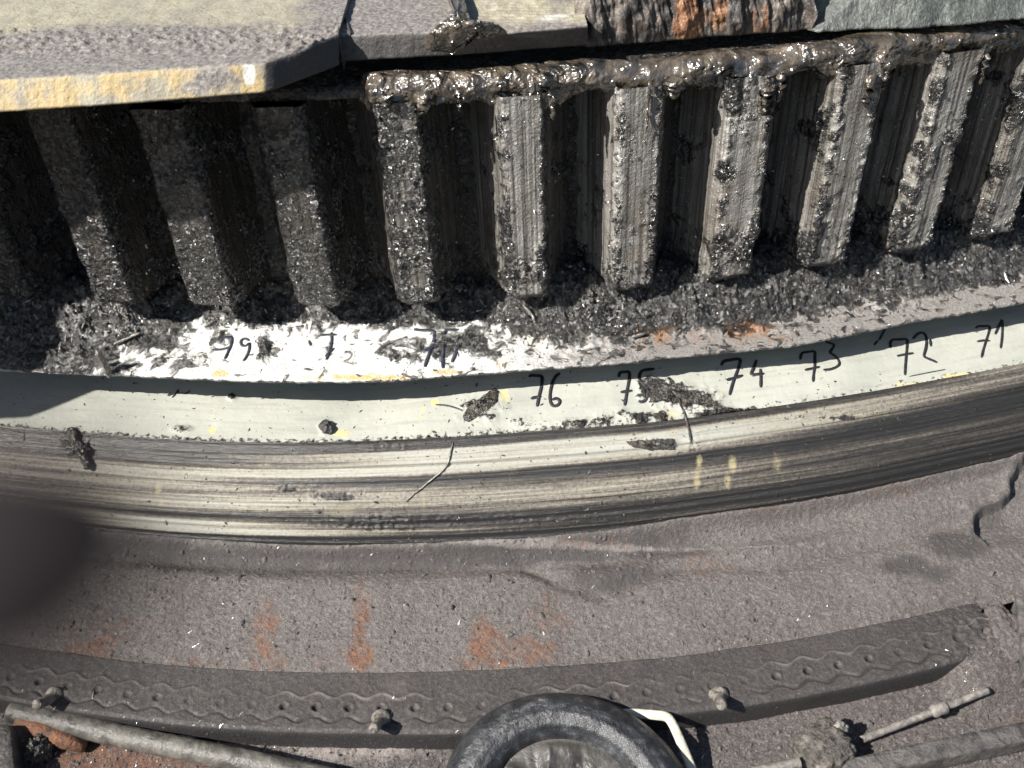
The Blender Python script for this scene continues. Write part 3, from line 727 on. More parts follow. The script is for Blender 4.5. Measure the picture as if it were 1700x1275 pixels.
grid('side_face', np.stack([sidec, low_], 0), M['plate'], pa, None, {'m': rgba(1, 0, 0, .6, like=np.stack([sidec, low_], 0)[..., 0])})
tag(pa, 'tan dusty steel plate at upper left with a yellowish rusty front edge', 'plate')

zPt_cur[0] = .328
def mask_B(px, py, P):
    br_ = blobs(px, py, [(850, 15, 110, 40, 1), (960, 20, 60, 25, .8)], P, .2, 20.)
    g = .75-.5*br_+0*px; rust = .1*np.ones_like(px)
    pale = blobs(px, py, [(830, 15, 60, 30, .55), (930, 30, 70, 12, .6)], P, .3, 30)
    b = fbm(P, 120, 3, .6, 3)*.0016+br_*np.sin(py*1.25+6*fbm(P, 10, 2))*.0009
    return g, rust, pale, b
eB = [(568, 58), (702, 53), (797, 60), (870, 52), (975, 42)]
P, g, rust, pale, pad, pxf = build_plate('cover_plate', eB, .55, '', mask_B, [(560, 102), (600, 99), (750, 91), (973, 74)], .306, ext_left=[at(np.array(540.), np.array(58.), zPt_cur[0])[:2]], ext_right=None)
gt = pad(g, .95); rt = pad(rust, .0); pl = pad(pale, 0.)
pxa, pya = proj(P); front = np.arange(P.shape[1]) >= g.shape[1]
pl = np.where(front[None, :], blobs(pxa, pya, [(880, 60, 60, 8, .6), (840, 56, 40, 6, .6)], P, .3, 40), pl)
pb = grid('cover_plate', P, M['plate'], None, None, {'m': rgba(gt, rt, pl, np.where(front[None, :], .8, 0)+0*gt, like=gt)})
sidec = P[0, :g.shape[1]]; low_ = sidec.copy(); low_[:, 2] = .29
grid('side_face', np.stack([sidec, low_], 0), M['plate'], pb, None, {'m': rgba(1, 0, 0, .6, like=np.stack([sidec, low_], 0)[..., 0])})
tag(pb, 'grey set-back plate with pale swirl marks under the blob of grease', 'plate')
# seam between the two plates
def seam():
    zPt_cur[0] = .328
    p = at(np.array([560., 566, 574, 582]), np.array([-20., 8, 32, 56]), zPt_cur[0]+.0010)
    V, Fc = tube(resample(p, .004), .0013, 6); return polymesh('weld_seam', V, Fc, M['plate'], pa)
seam()

# torn, rusty weld metal in the middle and a grey plate on the right: upright faces standing on the same ring
def mat_torn():
    t = MT('torn_rusty_steel'); g, rust, pale, al = t.attr('m')
    n = t.noise(1., 4, .65, .4, vec=t.vec((90, 90, 22))); n1 = t.noise(300, 4, .7)
    c = t.ramp(n, (.38, (.012, .012, .013)), (.52, (.075, .062, .052)), (.70, (.26, .22, .18)))
    c = t.mix(t.thr(t.math('ADD', rust, t.math('MULTIPLY', t.math('SUBTRACT', n, .5), 1.2)), .4, .65), c, t.ramp(n1, (.4, (.16, .07, .035)), (.65, (.38, .20, .10))))
    gr = t.mix(t.ramp(n1, (.4, 0.), (.65, 1.)), (.07, .078, .072), (.15, .16, .145))
    c = t.mix(g, c, gr)
    t.set(color=c, rough=t.ramp(n1, (.4, .55), (.65, .32)), metal=t.math('MULTIPLY', rust, .2), spec=.7)
    t.set(normal=t.bump(n, .004, .8, t.bump(n1, .0015, .8))); return t.m
M['torn'] = mat_torn()
def upright(name, p0, p1, kind, label):
    e = [(955, 78), (1060, 70), (1150, 62), (1250, 55), (1375, 45), (1500, 41), (1622, 33), (1700, 24), (1800, 8), (1950, -20)]
    e = [q for q in e]
    ee = at(np.array(e, float)[:, 0], np.array(e, float)[:, 1], zPb)
    xs = np.linspace(p0, p1, int((p1-p0)/1.6)); pe = np.stack([np.interp(xs, [q[0] for q in e], ee[:, k_]) for k_ in range(3)], -1)
    zz = np.linspace(0, 1, 80)
    P = pe[:, None, :]+np.zeros((1, 80, 1)); 
    hgt = .16
    P[..., 2] = zPb+zz[None, :]*hgt
    P[..., 1] += zz[None, :]*(.05 if kind == 'torn' else .10)
    X = P[..., 0]; Zr = P[..., 2]
    if kind == 'torn':
        q = np.stack([X*1.0+Zr*.25, 0*X, Zr*.22], -1)
        rd = fbm(q, 38, 4, .6, 3, True)
        out = (rd*.013+fbm(P, 90, 4, .6, 2)*.004)*sm(zz[None, :], -.1, .12)
        edge = np.minimum(sm(xs, p0, p0+30), 1)[:, None]
        out = out*edge
    else:
        out = fbm(P, 18, 3, .5, 4)*.010+fbm(P, 90, 3, .6, 6)*.0015
        crease = (X-(.30+.9*(Zr-zPb)*1.6)); out = out+.010*sm(crease, -.004, .004)
    P[..., 1] -= out; P[..., 0] += out*.3
    back = P[:, -1:, :].copy(); back[..., 1] += .30
    bot = P[:, :1, :].copy(); bot[..., 1] += .30
    P2 = np.concatenate([bot, P, back], 1)
    px, py = proj(P2)
    if kind == 'torn':
        g = .0*px; rust = blobs(px, py, [(1140, 30, 34, 60, .8), (1045, 40, 22, 30, .5), (1100, 30, 20, 40, .4), (1195, 20, 26, 50, .6), (1260, 30, 30, 50, .5)], P2, .5, 40)
    else:
        g = 1+0*px; rust = 0*px
    return tag(grid(name, P2, M['torn'], None, None, {'m': rgba(g, rust, 0, 1, like=g)}), label, 'steel')
upright('torn_weld', 950, 1345, 'torn', 'jagged torn metal with orange rust at the top, right of the grease blob')
upright('frame_plate', 1338, 1950, 'grey', 'smooth grey-green frame plate at the upper right corner above the gear')
# dark recess between the plates and the gear
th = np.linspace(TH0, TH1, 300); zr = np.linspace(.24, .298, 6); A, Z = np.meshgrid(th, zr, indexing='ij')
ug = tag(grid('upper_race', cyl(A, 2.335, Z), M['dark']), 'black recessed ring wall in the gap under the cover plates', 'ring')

# grease blob smeared over the set-back plate
def gblob():
    tp = bvh([pa, pb])
    out = [(738,-14),(744,4),(752,22),(748,38),(736,50),(722,60),(704,72),(706,84),(722,86),(738,82),(752,92),(768,96),(786,90),(800,80),(828,76),(846,64),(842,55),(822,60),(800,66),(790,56),(782,40),(776,22),(772,4),(768,-14)]
    c = np.array([762., 52.]); q = smooth_path(resample(out+[out[0]], 2.5), 1)[:-1]
    rings = []
    for s_, hh in ((1., -.001), (.97, .004), (.88, .008), (.7, .012), (.5, .015), (.3, .016), (.12, .016)):
        row = []
        for x, y in q:
            X, Y = c[0]+(x-c[0])*s_, c[1]+(y-c[1])*s_
            h, n = hit(tp, X, Y)
            if h is None: h, n, _, _ = tp.find_nearest(Vector(at(np.array(X), np.array(Y), .35)))
            row.append(np.array(h)+np.array([0, -.55, .83])*hh)
        rings.append(row)
    P_ = np.array(rings).transpose(1, 0, 2)
    f = fbm(P_, 55, 4, .6, 3, True)*.007+fbm(P_, 150, 3, .6, 8)*.003
    P_[:, 1:] += f[:, 1:, None]*np.array([0, -.55, .83])
    k_ = len(q); V = np.vstack([P_.reshape(-1, 3), P_[:, -1].mean(0)])
    F4 = gfaces(k_, 7, True).tolist()+[((i+1) % k_*7+6, i*7+6, k_*7) for i in range(k_)]
    o = polymesh('grease_blob', V, F4, M['bead'])
    tag(o, 'glossy brown grease blob smeared down over the edge of the set-back plate', 'grease')
gblob()
# small hanging threads and knobs of grease under the bead
def drips():
    V, Fc, n = [], [], 0
    for (x, y, L, r) in ((918, 148, .03, .0035), (1078, 135, .05, .002), (760, 150, .02, .003), (1300, 118, .03, .004), (1450, 120, .035, .006), (1476, 100, .03, .003), (1275, 190, .03, .003), (905, 120, .018, .008), (1275, 140, .03, .007), (1120, 130, .02, .008), (700, 155, .02, .008), (640, 158, .012, .006), (1640, 90, .03, .003)):
        d = ray(float(x), float(y)); # on the cylinder of the tips
        t_ = 1.; a = d[0]**2+d[1]**2; cx, cy = CAM[0]-O[0], CAM[1]-O[1]
        b = 2*(d[0]*cx+d[1]*cy); c_ = cx*cx+cy*cy-2.423**2; t_ = (-b-math.sqrt(b*b-4*a*c_))/(2*a)
        p = CAM+d*t_
        q = np.array([p+np.array([0, 0, -s*L])+np.array([random.uniform(-1, 1), random.uniform(-1, 0), 0])*.0015 for s in np.linspace(0, 1, 9)])
        v, f = tube(q, r*np.array([.6, 1.1, 1.1, .95, .85, .75, .7, .5, .2]), 12, noise=r*.6, nsc=110)
        V.append(v); Fc += [tuple(i+n for i in ff) for ff in f]; n += len(v)
    tag(polymesh('grease_drips', np.vstack(V), Fc, M['bead']), 'drips and knobs of grease hanging on the upper ends of the teeth', 'grease', kind='stuff')
drips()

# ------------------------------------------------------------------ hand-written numbers
T_band = bvh([band1]); T_band2 = bvh([band1, band2]); T_fl = bvh([flange_o]); T_deck = bvh([deck_o, strip_o, floor_o]); T_floor = bvh([floor_o])
def zoomed(x0, y0, pts): return [(x0+a/2.8333, y0+b/2.8333) for a, b in pts]
def strokes(name, tree, sts, mat, parent, wpx=5.5, label=None, lift=.0005):
    V, Fc, n = [], [], 0
    for st in sts:
        q = smooth_path(resample(st, 2.), 3)
        pts, nr = [], []
        for x, y in q:
            h, nn = hit(tree, float(x), float(y))
            if h is None: continue
            if nn.dot(Vector(CAM)-h) < 0: nn = -nn
            pts.append(np.array(h)); nr.append(np.array(nn))
        if len(pts) < 3: continue
        pts = smooth_path(pts, 2); N = smooth_path(nr, 6); T = np.gradient(pts, axis=0); T /= np.linalg.norm(T, axis=1)[:, None]+1e-9
        B = np.cross(N, T); B /= np.linalg.norm(B, axis=1)[:, None]+1e-9
        wd = wpx/1600.*.5*(1+.22*fbm(pts, 150, 2)); k_ = len(pts)
        tp = np.minimum(1, .55+.25*np.minimum(np.arange(k_), np.arange(k_)[::-1]))
        wd = (wd*tp)[:, None]
        rows = np.stack([pts+B*wd-N*.0006, pts+B*wd*.9+N*lift, pts+N*lift*1.3, pts-B*wd*.9+N*lift, pts-B*wd-N*.0006], 1)
        V.append(rows.reshape(-1, 3)); Fc += (gfaces(k_, 5)+n).tolist(); n += k_*5
    o = polymesh(name, np.vstack(V), Fc, mat, parent)
    if label: o['label'] = label
    return o
Z6 = lambda p: zoomed(1100, 400, p)
Z5 = lambda p: zoomed(550, 400, p)
Z4 = lambda p: zoomed(0, 400, p)
NUM = [
 ('71', T_band, br, 5, [Z6([(1472,412),(1480,400),(1512,402),(1542,398),(1535,430),(1520,475),(1508,515),(1500,550)]), Z6([(1478,474),(1510,468),(1540,470)]), Z6([(1564,440),(1580,405),(1598,366),(1599,410),(1597,455),(1590,506)])]),
 ('72', T_band, br, 5.5, [Z6([(1072,505),(1070,480),(1078,463),(1110,465),(1152,460),(1150,500),(1146,540),(1142,590),(1140,632)]), Z6([(1102,542),(1140,534),(1180,528)]), Z6([(1176,462),(1195,440),(1218,428),(1238,440),(1243,475),(1238,510),(1226,545),(1255,556),(1292,572)]), Z6([(1258,462),(1261,480),(1262,497)])]),
 ('73', T_band, br, 5.5, [Z6([(648,560),(648,540),(655,525),(690,522),(718,516),(716,550),(716,590),(710,630),(708,664)]), Z6([(668,608),(705,600),(740,592)]), Z6([(765,474),(790,482),(812,488),(800,505),(784,527),(805,535),(828,560),(836,580),(815,596),(785,606),(755,606)])]),
 ('74', T_band, br, 6.5, [Z6([(275,588),(285,565),(310,562),(345,556),(368,554),(360,590),(345,630),(330,670),(315,726)]), Z6([(300,655),(340,645),(378,632)]), Z6([(442,560),(430,595),(413,630),(445,628),(478,624)]), Z6([(460,602),(463,640),(462,690)])]),
 ('75', T_band, br, 6.5, [Z5([(1352,642),(1356,616),(1380,618),(1404,614),(1402,650),(1392,700),(1386,740),(1380,776)]), Z5([(1360,712),(1388,708),(1416,704)]), Z5([(1520,602),(1485,606),(1455,612),(1445,650),(1470,665),(1492,700),(1486,740),(1462,762),(1445,752)])]),
 ('76', T_band, br, 6.5, [Z5([(930,642),(935,630),(965,636),(992,634),(990,680),(980,720),(968,780)]), Z5([(938,742),(960,736),(988,732)]), Z5([(1076,622),(1055,636),(1040,665),(1030,710),(1028,750),(1040,778),(1066,776),(1080,755),(1062,738),(1038,748)])]),
 ('77', T_fl, fl, 7, [Z5([(388,416),(420,420),(488,424),(482,470),(465,520),(450,560),(440,594)]), Z5([(418,520),(460,508),(502,490)]), Z5([(530,440),(540,418),(600,418)]), Z5([(528,490),(524,540),(526,600)]), Z5([(600,486),(585,530),(568,572)])]),
 ('78', T_fl, fl, 6, [Z4([(1560,430),(1562,470),(1555,510),(1535,560)]), Z4([(1510,445),(1545,440),(1585,442)]), Z4([(1530,545),(1550,525),(1572,505)]), Z4([(1452,468),(1460,480),(1462,494)])]),
 ('79', T_fl, fl, 6, [Z4([(1038,482),(1042,458),(1068,452),(1094,452),(1088,490),(1072,525),(1058,556)]), Z4([(1000,512),(1040,512),(1085,500)]), Z4([(1174,470),(1152,456),(1130,470),(1136,494),(1160,496),(1175,476),(1174,510),(1162,542),(1145,566)])]),
]
for t_, tree, par, wpx, sts in NUM:
    strokes('marker_number', tree, sts, M['ink'] if par is br else M['inkfaded'], par, wpx, 'hand-written black marker number %s' % t_)
strokes('pen_mark', T_band, [Z6([(1060,395),(1035,435),(1018,468)]), Z6([(1012,470),(1000,482),(994,492)])], M['ink'], br, 4.5)
strokes('pen_mark', T_band, [Z4([(810,738),(825,722),(842,694),(832,722),(852,714),(872,722),(895,702)])], M['ink'], br, 3.5)
strokes('scratch', T_band, [Z6([(1160,638),(1200,630),(1260,618),(1330,605)])], M['dark'], br, 2)
strokes('scratch', T_band, [Z5([(490,770),(550,775),(600,790),(620,800)])], M['dark'], br, 3.5)

# ------------------------------------------------------------------ things lying on the rings
def surf(tree, x, y):
    h, n = hit(tree, float(x), float(y))
    if h is None: h, n, _, _ = tree.find_nearest(Vector(at(np.array(float(x)), np.array(float(y)), -.05)))
    n = np.array(n)
    if n.dot(CAM-np.array(h)) < 0: n = -n
    return np.array(h), n
def flatchip(name, tree, outline, thick, mat, label, cat='chip', amp=.002, rise=0.0, rag=.3):
    """irregular slab of grease or metal with a traced outline lying on a surface"""
    c = np.mean(outline, 0); h, n = surf(tree, *c)
    q = resample(list(outline)+[outline[0]], 1.8)[:-1]; q = c+(q-c)*(1+rag*fbm(np.c_[q, q[:, :1]*0]/9., 1., 4, .7, c[0]))[:, None]
    rings = []
    for s, hh in ((1., -.0005), (.97, thick*.7), (.8, thick), (.5, thick*1.1), (.2, thick)):
        rr = []
        for x, y in q:
            X, Y = c[0]+(x-c[0])*s, c[1]+(y-c[1])*s
            p, nn = surf(tree, X, Y); rr.append(p+n*(hh+rise))
        rings.append(rr)
    P = np.array(rings).transpose(1, 0, 2)
    nn_ = fbm(P, 120, 3, .6, c[0]); P[:, 1:] += n*(nn_[:, 1:, None]*amp)
    k_ = len(q); F4 = gfaces(k_, 5, True).tolist(); V = np.vstack([P.reshape(-1, 3), P[:, -1].mean(0)])
    F4 += [((i+1) % k_*5+4, i*5+4, k_*5) for i in range(k_)]
    o = polymesh(name, V, F4, mat); return tag(o, label, cat)
flatchip('grease_flake', T_band, [(768,690),(775,680),(800,660),(822,645),(828,650),(826,668),(800,688),(778,702),(770,698)], .0022, M['grease'], 'black grease flake stuck to the pale band left of the number 76', 'grease flake', .0018, 0, .07)
flatchip('grease_smear', T_band, [(1062,632),(1090,625),(1125,632),(1160,650),(1200,672),(1215,682),(1180,678),(1140,668),(1110,660),(1085,668),(1075,650)], .0012, M['grease'], 'dark grease smear trailing right from the number 75', 'grease smear', .004, 0, .6)
flatchip('grease_patch', T_band2, [(1034,733),(1060,730),(1090,733),(1125,740),(1120,746),(1080,748),(1050,742)], .0015, M['grease'], 'short dark grease patch on the streaked band below the number 75', 'grease patch', .003)
flatchip('grease_speck', T_band, [(527,708),(540,700),(552,712),(550,722),(538,720)], .005, M['dark'], 'small round black speck low on the pale band at left', 'grease speck', .002)
def wire(name, tree, pts, rad, mat, label, cat, lift=1., parent=None, step=3.):
    q = smooth_path(resample(pts, step), 2); P = []
    for x, y in q:
        p, n = surf(tree, x, y); P.append(p+n*rad*lift)
    P = smooth_path(P, 3); rr = rad*np.minimum(1, .35+.3*np.minimum(np.arange(len(P)), np.arange(len(P))[::-1]))
    V, Fc = tube(P, rr, 8, noise=rad*.35, nsc=300)
    o = polymesh(name, V, Fc, mat, parent)
    return tag(o, label, cat) if label else o
wire('grease_thread', T_band2, [(752,735),(748,750),(745,768),(735,782),(718,795),(700,810),(685,822),(674,832)], .0010, M['shav'], 'thin dark thread hanging from the pale band across the streaks', 'thread')
wire('metal_curl', T_band2, [(1108,642),(1122,655),(1132,675),(1138,695),(1144,715),(1146,735)], .0012, M['grease'], 'thin curled metal shaving hanging beside the number 75', 'shaving')
p, n = surf(T_band2, 124, 738)
lump('grease_clod', p, (.018, .009, .0045), M['grease'], None, .9, 3.2, 3, 40, -.6)
tag(bpy.data.objects['grease_clod'], 'crumbly black grease clod at the left end of the streaked band', 'grease clod')
wire('grease_tail', T_band2, [(118,715),(130,735),(140,752),(148,768),(152,780)], .0045, M['grease'], 'dark tail of grease below the clod at the left', 'grease tail')
# upright chips on the flange
def chip(name, x, y, wd, ht, ang, mat, label, tree=None, thick=.0018, lean=0.):
    p, n = surf(tree or T_fl, x, y)
    pts = []
    prof = [(-.5, 0), (-.42, .6), (-.5, .9), (-.1, 1.02), (.35, .92), (.5, .55), (.42, 0)]
    V = []
    ca, sa = math.cos(ang), math.sin(ang)
    for s in (-1, 1):
        for a, b in prof:
            V.append(p+np.array([a*wd*ca-s*thick*sa+lean*b*ht, a*wd*sa+s*thick*ca, b*ht-.002]))
    k_ = len(prof); Fc = [tuple(range(k_)), tuple(range(2*k_-1, k_-1, -1))]+[(i, i+k_, (i+1) % k_+k_, (i+1) % k_) for i in range(k_)]
    return tag(polymesh(name, V, Fc, mat, None, False), label, 'metal chip')
chip('metal_chip', 183, 622, .007, .034, .9, M['shav'], 'tall thin metal chip standing at the left edge of the white flange', lean=-.1)
chip('metal_chip', 168, 608, .012, .016, .2, M['flake'], 'short pale metal chip just left of the tall thin chip')
chip('metal_chip', 366, 524, .016, .008, .1, M['flake'], 'flat bright metal sliver under a tooth at left of the flange', thick=.003)
wire('metal_sliver', T_fl, [(190,575),(205,568),(222,560),(235,555)], .0018, M['shav'], 'thin dark metal sliver lying across the flange above the tall thin chip', 'sliver', 2.)
wire('metal_sliver', T_fl, [(1045,565),(1058,560),(1072,555)], .002, M['shav'], 'short grey metal sliver on the rust patch of the flange', 'sliver', 2.)
wire('metal_sliver', T_fl, [(1662,452),(1668,463),(1674,474)], .002, M['flake'], 'bright sliver on the flange near the right edge of the photo', 'sliver', 2.)
wire('metal_sliver', T_fl, [(870,505),(880,520),(890,535)], .002, M['shav'], 'dark sliver in the grease heap above the number 76', 'sliver', 2.)

# shavings for sparkle in the grease heap, bright flakes for sun glints on the deck (nobody could count them)
def scatter(name, trees, n, region, size, mat, label, cat, seed, dens=None, lift=.3, stand=.5, longr=(1.5, 5), biased=False):
    r = np.random.default_rng(seed); V, Fc = [], []; k_ = 0; tries = 0
    while k_ < n and tries < n*8:
        tries += 1
        x, y = r.uniform(region[0], region[2]), r.uniform(region[1], region[3])
        if dens is not None and r.random() > dens(x, y): continue
        h, nn = hit(trees, x, y)
        if h is None: continue
        nn = np.array(nn); p = np.array(h)
        if nn.dot(CAM-p) < 0: nn = -nn
        s = size*np.exp(r.normal()*.45); L = s*r.uniform(*longr)
        d = r.normal(size=3)*(.25 if biased else 1.)+(np.array([.5, .85, .1]) if biased else 0); d -= nn*d.dot(nn)*(1-stand*.5); d /= np.linalg.norm(d)
        b = np.cross(nn, d); b /= np.linalg.norm(b)+1e-9; c = np.cross(d, b)
        p = p+nn*s*lift
        i0 = len(V)
        V += [p-d*L*.5, p+b*s*.5-c*s*.15, p+d*L*.5, p-b*s*.5-c*s*.1, p+c*s*r.uniform(.15, .5)]
        Fc += [(i0, i0+1, i0+4), (i0+1, i0+2, i0+4), (i0+2, i0+3, i0+4), (i0+3, i0, i0+4)]
        k_ += 1
    o = mesh(name, np.array(V), np.array(Fc), mat, None, False)
    return tag(o, label, cat, kind='stuff')
T_all = bvh([flange_o]+teeth)
def dens_fl(x, y):
    yy = np.interp(x, [0, 200, 350, 650, 880, 1000, 1200, 1450, 1700], [540, 520, 505, 505, 515, 500, 475, 455, 425])
    return math.exp(-((y-yy)/np.interp(x, [0, 200, 300, 780, 880, 1700], [60, 45, 22, 24, 60, 50]))**2)
scatter('grease_crumbs', T_all, 1800, (0, 380, 1700, 640), .0026, M['grease'], 'black greasy crumbs heaped under the teeth', 'crumbs', 3, dens_fl, .1, 1., (.8, 1.8))
scatter('metal_shavings', T_all, 900, (0, 380, 1700, 640), .0013, M['shav'], 'grey metal shavings added for sparkle in the grease heap', 'shavings', 4, dens_fl)  # shiny slivers added for the highlights on the grease lumps
scatter('steel_glitter', T_all, 3500, (150, 150, 1700, 560), .0009, M['flake'], 'tiny bright steel flakes for glints on the greasy teeth, sparser in shade', 'flakes', 5, lambda x, y: .2 if x < 620 and y < 400 else .8, .4, 1., (1, 2.5))  # flakes for glints, thinned out where the plate shades the left teeth
T_dk = bvh([deck_o, strip_o, floor_o])
scatter('glint_flakes', T_dk, 1100, (0, 890, 1700, 1275), .0006, M['flake'], 'tiny bright flakes imitating sun glints over the deck and floor', 'flakes', 6, lambda x, y: 1. if y > 1225 or (y > 1190 and x < 500) else .10, .3, .3, (2, 6), True)  # parallel bright slivers standing in for smeared sun glints
scatter('grit', bvh([deck_o, floor_o]), 5000, (0, 880, 1700, 1275), .0018, M['deck'], 'loose dark grit on the deck and floor', 'grit', 7, lambda x, y: .5+.5*(y > 1180), .2, .3, (1, 2))
T_bb = bvh([band1, band2])
scatter('paint_specks', T_bb, 1100, (0, 610, 1700, 900), .0011, M['grease'], 'tiny dark specks of grease stuck on the pale band', 'specks', 8, None, .2, .2, (1, 3))

# ------------------------------------------------------------------ bolts in the rubber strip
def bolt(x, y, L=.030, r=.0050):
    p, n = surf(T_deck, x, y)
    d = np.array([-.12, -.72, .68]); d /= np.linalg.norm(d)
    prof = [(0., 2.0), (.05, 1.9), (.12, 1.6), (.2, 1.05), (.6, 1.), (.95, 1.), (1., .75)]
    pts = np.array([p+d*L*(a-.1) for a, _ in prof]); rr = [r*b for _, b in prof]
    V, Fc = tube(pts, rr, 18, up=(1, 0, 0), noise=.0006, nsc=250)
    return polymesh('bolt', V, Fc, M['boltm'], strip)
M['boltm'] = mat_simple('worn_bolt', (.10, .09, .08), (.42, .38, .33), 120, (.3, .5), .0015, metal=.4)
for x, y in ((632, 1196), (1194, 1158), (88, 1158)): bolt(x, y)
# ------------------------------------------------------------------ things at the foot of the picture
def pt(x, y, z): return at(np.array(float(x)), np.array(float(y)), z)
M['hose'] = mat_simple('dusty_hose', (.05, .047, .042), (.16, .15, .13), 50, (.32, .55), .0014, c2=(.24, .22, .19))
def hose():
    path = [(20, 1182), (60, 1190), (120, 1203), (200, 1222), (290, 1240), (400, 1262), (520, 1288), (700, 1330)]
    z = zF+.013
    P_ = np.array([pt(x, y, z) for x, y in path]); P_ = smooth_path(resample(P_, .002), 8)
    rad = .0105+.0004*np.sin(np.arange(len(P_))*2*np.pi*.5)
    V, Fc = tube(P_, .0105, 28, noise=.0008, nsc=120)
    o = polymesh('hose', V, Fc, M['hose']); tag(o, 'grey dusty hose lying on the rusty floor at lower left', 'hose')
hose()
M['rusty'] = mat_simple('rusty_bar', (.09, .05, .035), (.30, .13, .06), 90, (.6, .8), .002, c2=(.42, .30, .22))
V, Fc = tube([pt(30, 1195, zF+.014), pt(70, 1212, zF+.012), pt(110, 1228, zF+.010), pt(140, 1240, zF+.008)], [.006, .009, .008, .005], 14, noise=.003, nsc=120)
tag(polymesh('rusty_lug', V, Fc, M['rusty']), 'short rusty lug beside the end of the hose at lower left', 'lug')
lump('dirt_clod', pt(66, 1243, zF+.008), (.011, .013, .012), M['grease'], None, .8, 2.6, 5, 30); tag(bpy.data.objects['dirt_clod'], 'dark round clod of dirt at the far lower left', 'clod')
def block(name, quad, zt, zb, mat, label, cat, bev=.003):
    P_ = np.array([pt(x, y, zt) for x, y in quad]); c = P_.mean(0)
    q = resample(np.vstack([P_, P_[:1]]), .003)[:-1]
    rows = []
    for s, z_ in ((.0, zt), (.5, zt), (.93, zt), (.99, zt-bev*.4), (1., zt-bev), (1., (zt+zb)/2), (1.0, zb)):
        a = c+(q-c)*s; a[:, 2] = z_; rows.append(a)
    P2 = np.stack(rows, 1); N = fbm(P2, 90, 3, .6, 2)*.0012; P2[..., 2] += N; P2[..., 0] += N
    k_ = len(q); V = P2.reshape(-1, 3)
    return tag(polymesh(name, V, gfaces(k_, 7, True)[:, ::-1].tolist(), mat), label, cat)
M['blockm'] = mat_simple('dusty_block', (.05, .047, .046), (.14, .128, .12), 70, (.5, .7), .002)
block('steel_block', [(-60, 1200), (18, 1202), (26, 1290), (-60, 1300)], zF+.03, zF-.02, M['blockm'], 'dark steel block at the lower left corner', 'block')
block('steel_block', [(1688, 990), (1760, 975), (1790, 1110), (1702, 1116)], zC4+.014, zF-.02, M['blockm'], 'grey steel block past the ragged end of the rubber strip', 'block')
block('steel_bar', [(1395, 1262), (1560, 1225), (1760, 1185), (1770, 1215), (1600, 1252), (1410, 1290)], zF+.022, zF+.004, M['blockm'], 'long dusty bar lying across the lower right corner', 'bar', .006)
# overlapping piece of deck at the right
block('deck_patch', [(1625, 850), (1660, 838), (1678, 800), (1672, 785), (1690, 770), (1780, 760), (1800, 975), (1700, 988), (1640, 960), (1618, 895)], zC3+.008, zC4-.01, M['blockm'], 'dark raised corner of deck plate at the right edge', 'deck plate', .004) if False else None
# threaded rod, stick with collar
M['rod'] = mat_simple('grey_rod', (.12, .11, .10), (.30, .275, .25), 150, (.4, .6), .0012)
def rod(name, a, b, r, label, ridge=0., za=.012, zb=.012, coll=None):
    P_ = np.linspace(pt(*a, zF+za), pt(*b, zF+zb), 90)
    rr = r*(1+ridge*np.sin(np.arange(90)*2*np.pi/3.)); V, Fc = tube(P_, rr, 16, noise=r*.08, nsc=200)
    o = polymesh(name, V, Fc, M['rod']); tag(o, label, 'rod')
    if coll:
        c = P_[int(90*coll)]; d = P_[-1]-P_[0]; d /= np.linalg.norm(d)
        V, Fc = tube([c-d*.008, c-d*.005, c, c+d*.006, c+d*.009], [r*1.1, r*1.8, r*1.6, r*1.9, r*1.1], 16, noise=.0012, nsc=200)
        polymesh('collar', V, Fc, M['rod'], o)
    return o
rod('metal_rod', (1430, 1228), (1640, 1146), .0034, 'grey metal rod with a collar lying on the gritty floor at lower right', .0, .008, .022, .60)
M['nut'] = mat_simple('crusted_dirt', (.06, .054, .05), (.24, .215, .19), 140, (.35, .6), .004, c2=(.5, .48, .44))
rod('threaded_rod', (1250, 1282), (1328, 1266), .0048, 'short threaded rod end at the bottom edge left of the crusted nut', .09, .010, .012)
o = lump('crusted_nut', pt(1368, 1248, zF+.010), (.021, .021, .021), M['nut'], None, .22, 2.2, 31, 60, .5, 'box')
tag(o, 'crusted angular metal nut at the bottom right covered in dirt', 'nut')
lump('burr', pt(1392, 1212, zF+.02), (.008, .006, .012), M['rod'], o, .5, 2., 8)
for (x, y, r_, lb) in ((1655, 1052, .011, 'black crumb in the gap past the ragged end of the strip'), (1150, 1178, .006, 'small stone under the strip edge near the white strap'), (310, 1225, .006, 'small pale stone on the floor below the strip at left')):
    lump('stone', pt(x, y, zF+.004), (r_*1.6, r_, r_*.7), M['ink'] if 'black' in lb else M['rod'], None, .5, 2., x); tag([q for q in bpy.data.objects if q.name.startswith('stone')][-1], lb, 'stone')
tag(lump('dirt_clod', pt(1668, 1052, -.176), (.020, .034, .007), M['deck'], None, .5, 2.2, 12, 40, -.2), 'crusted dirt filling the gap between the strip end and the steel block', 'dirt')
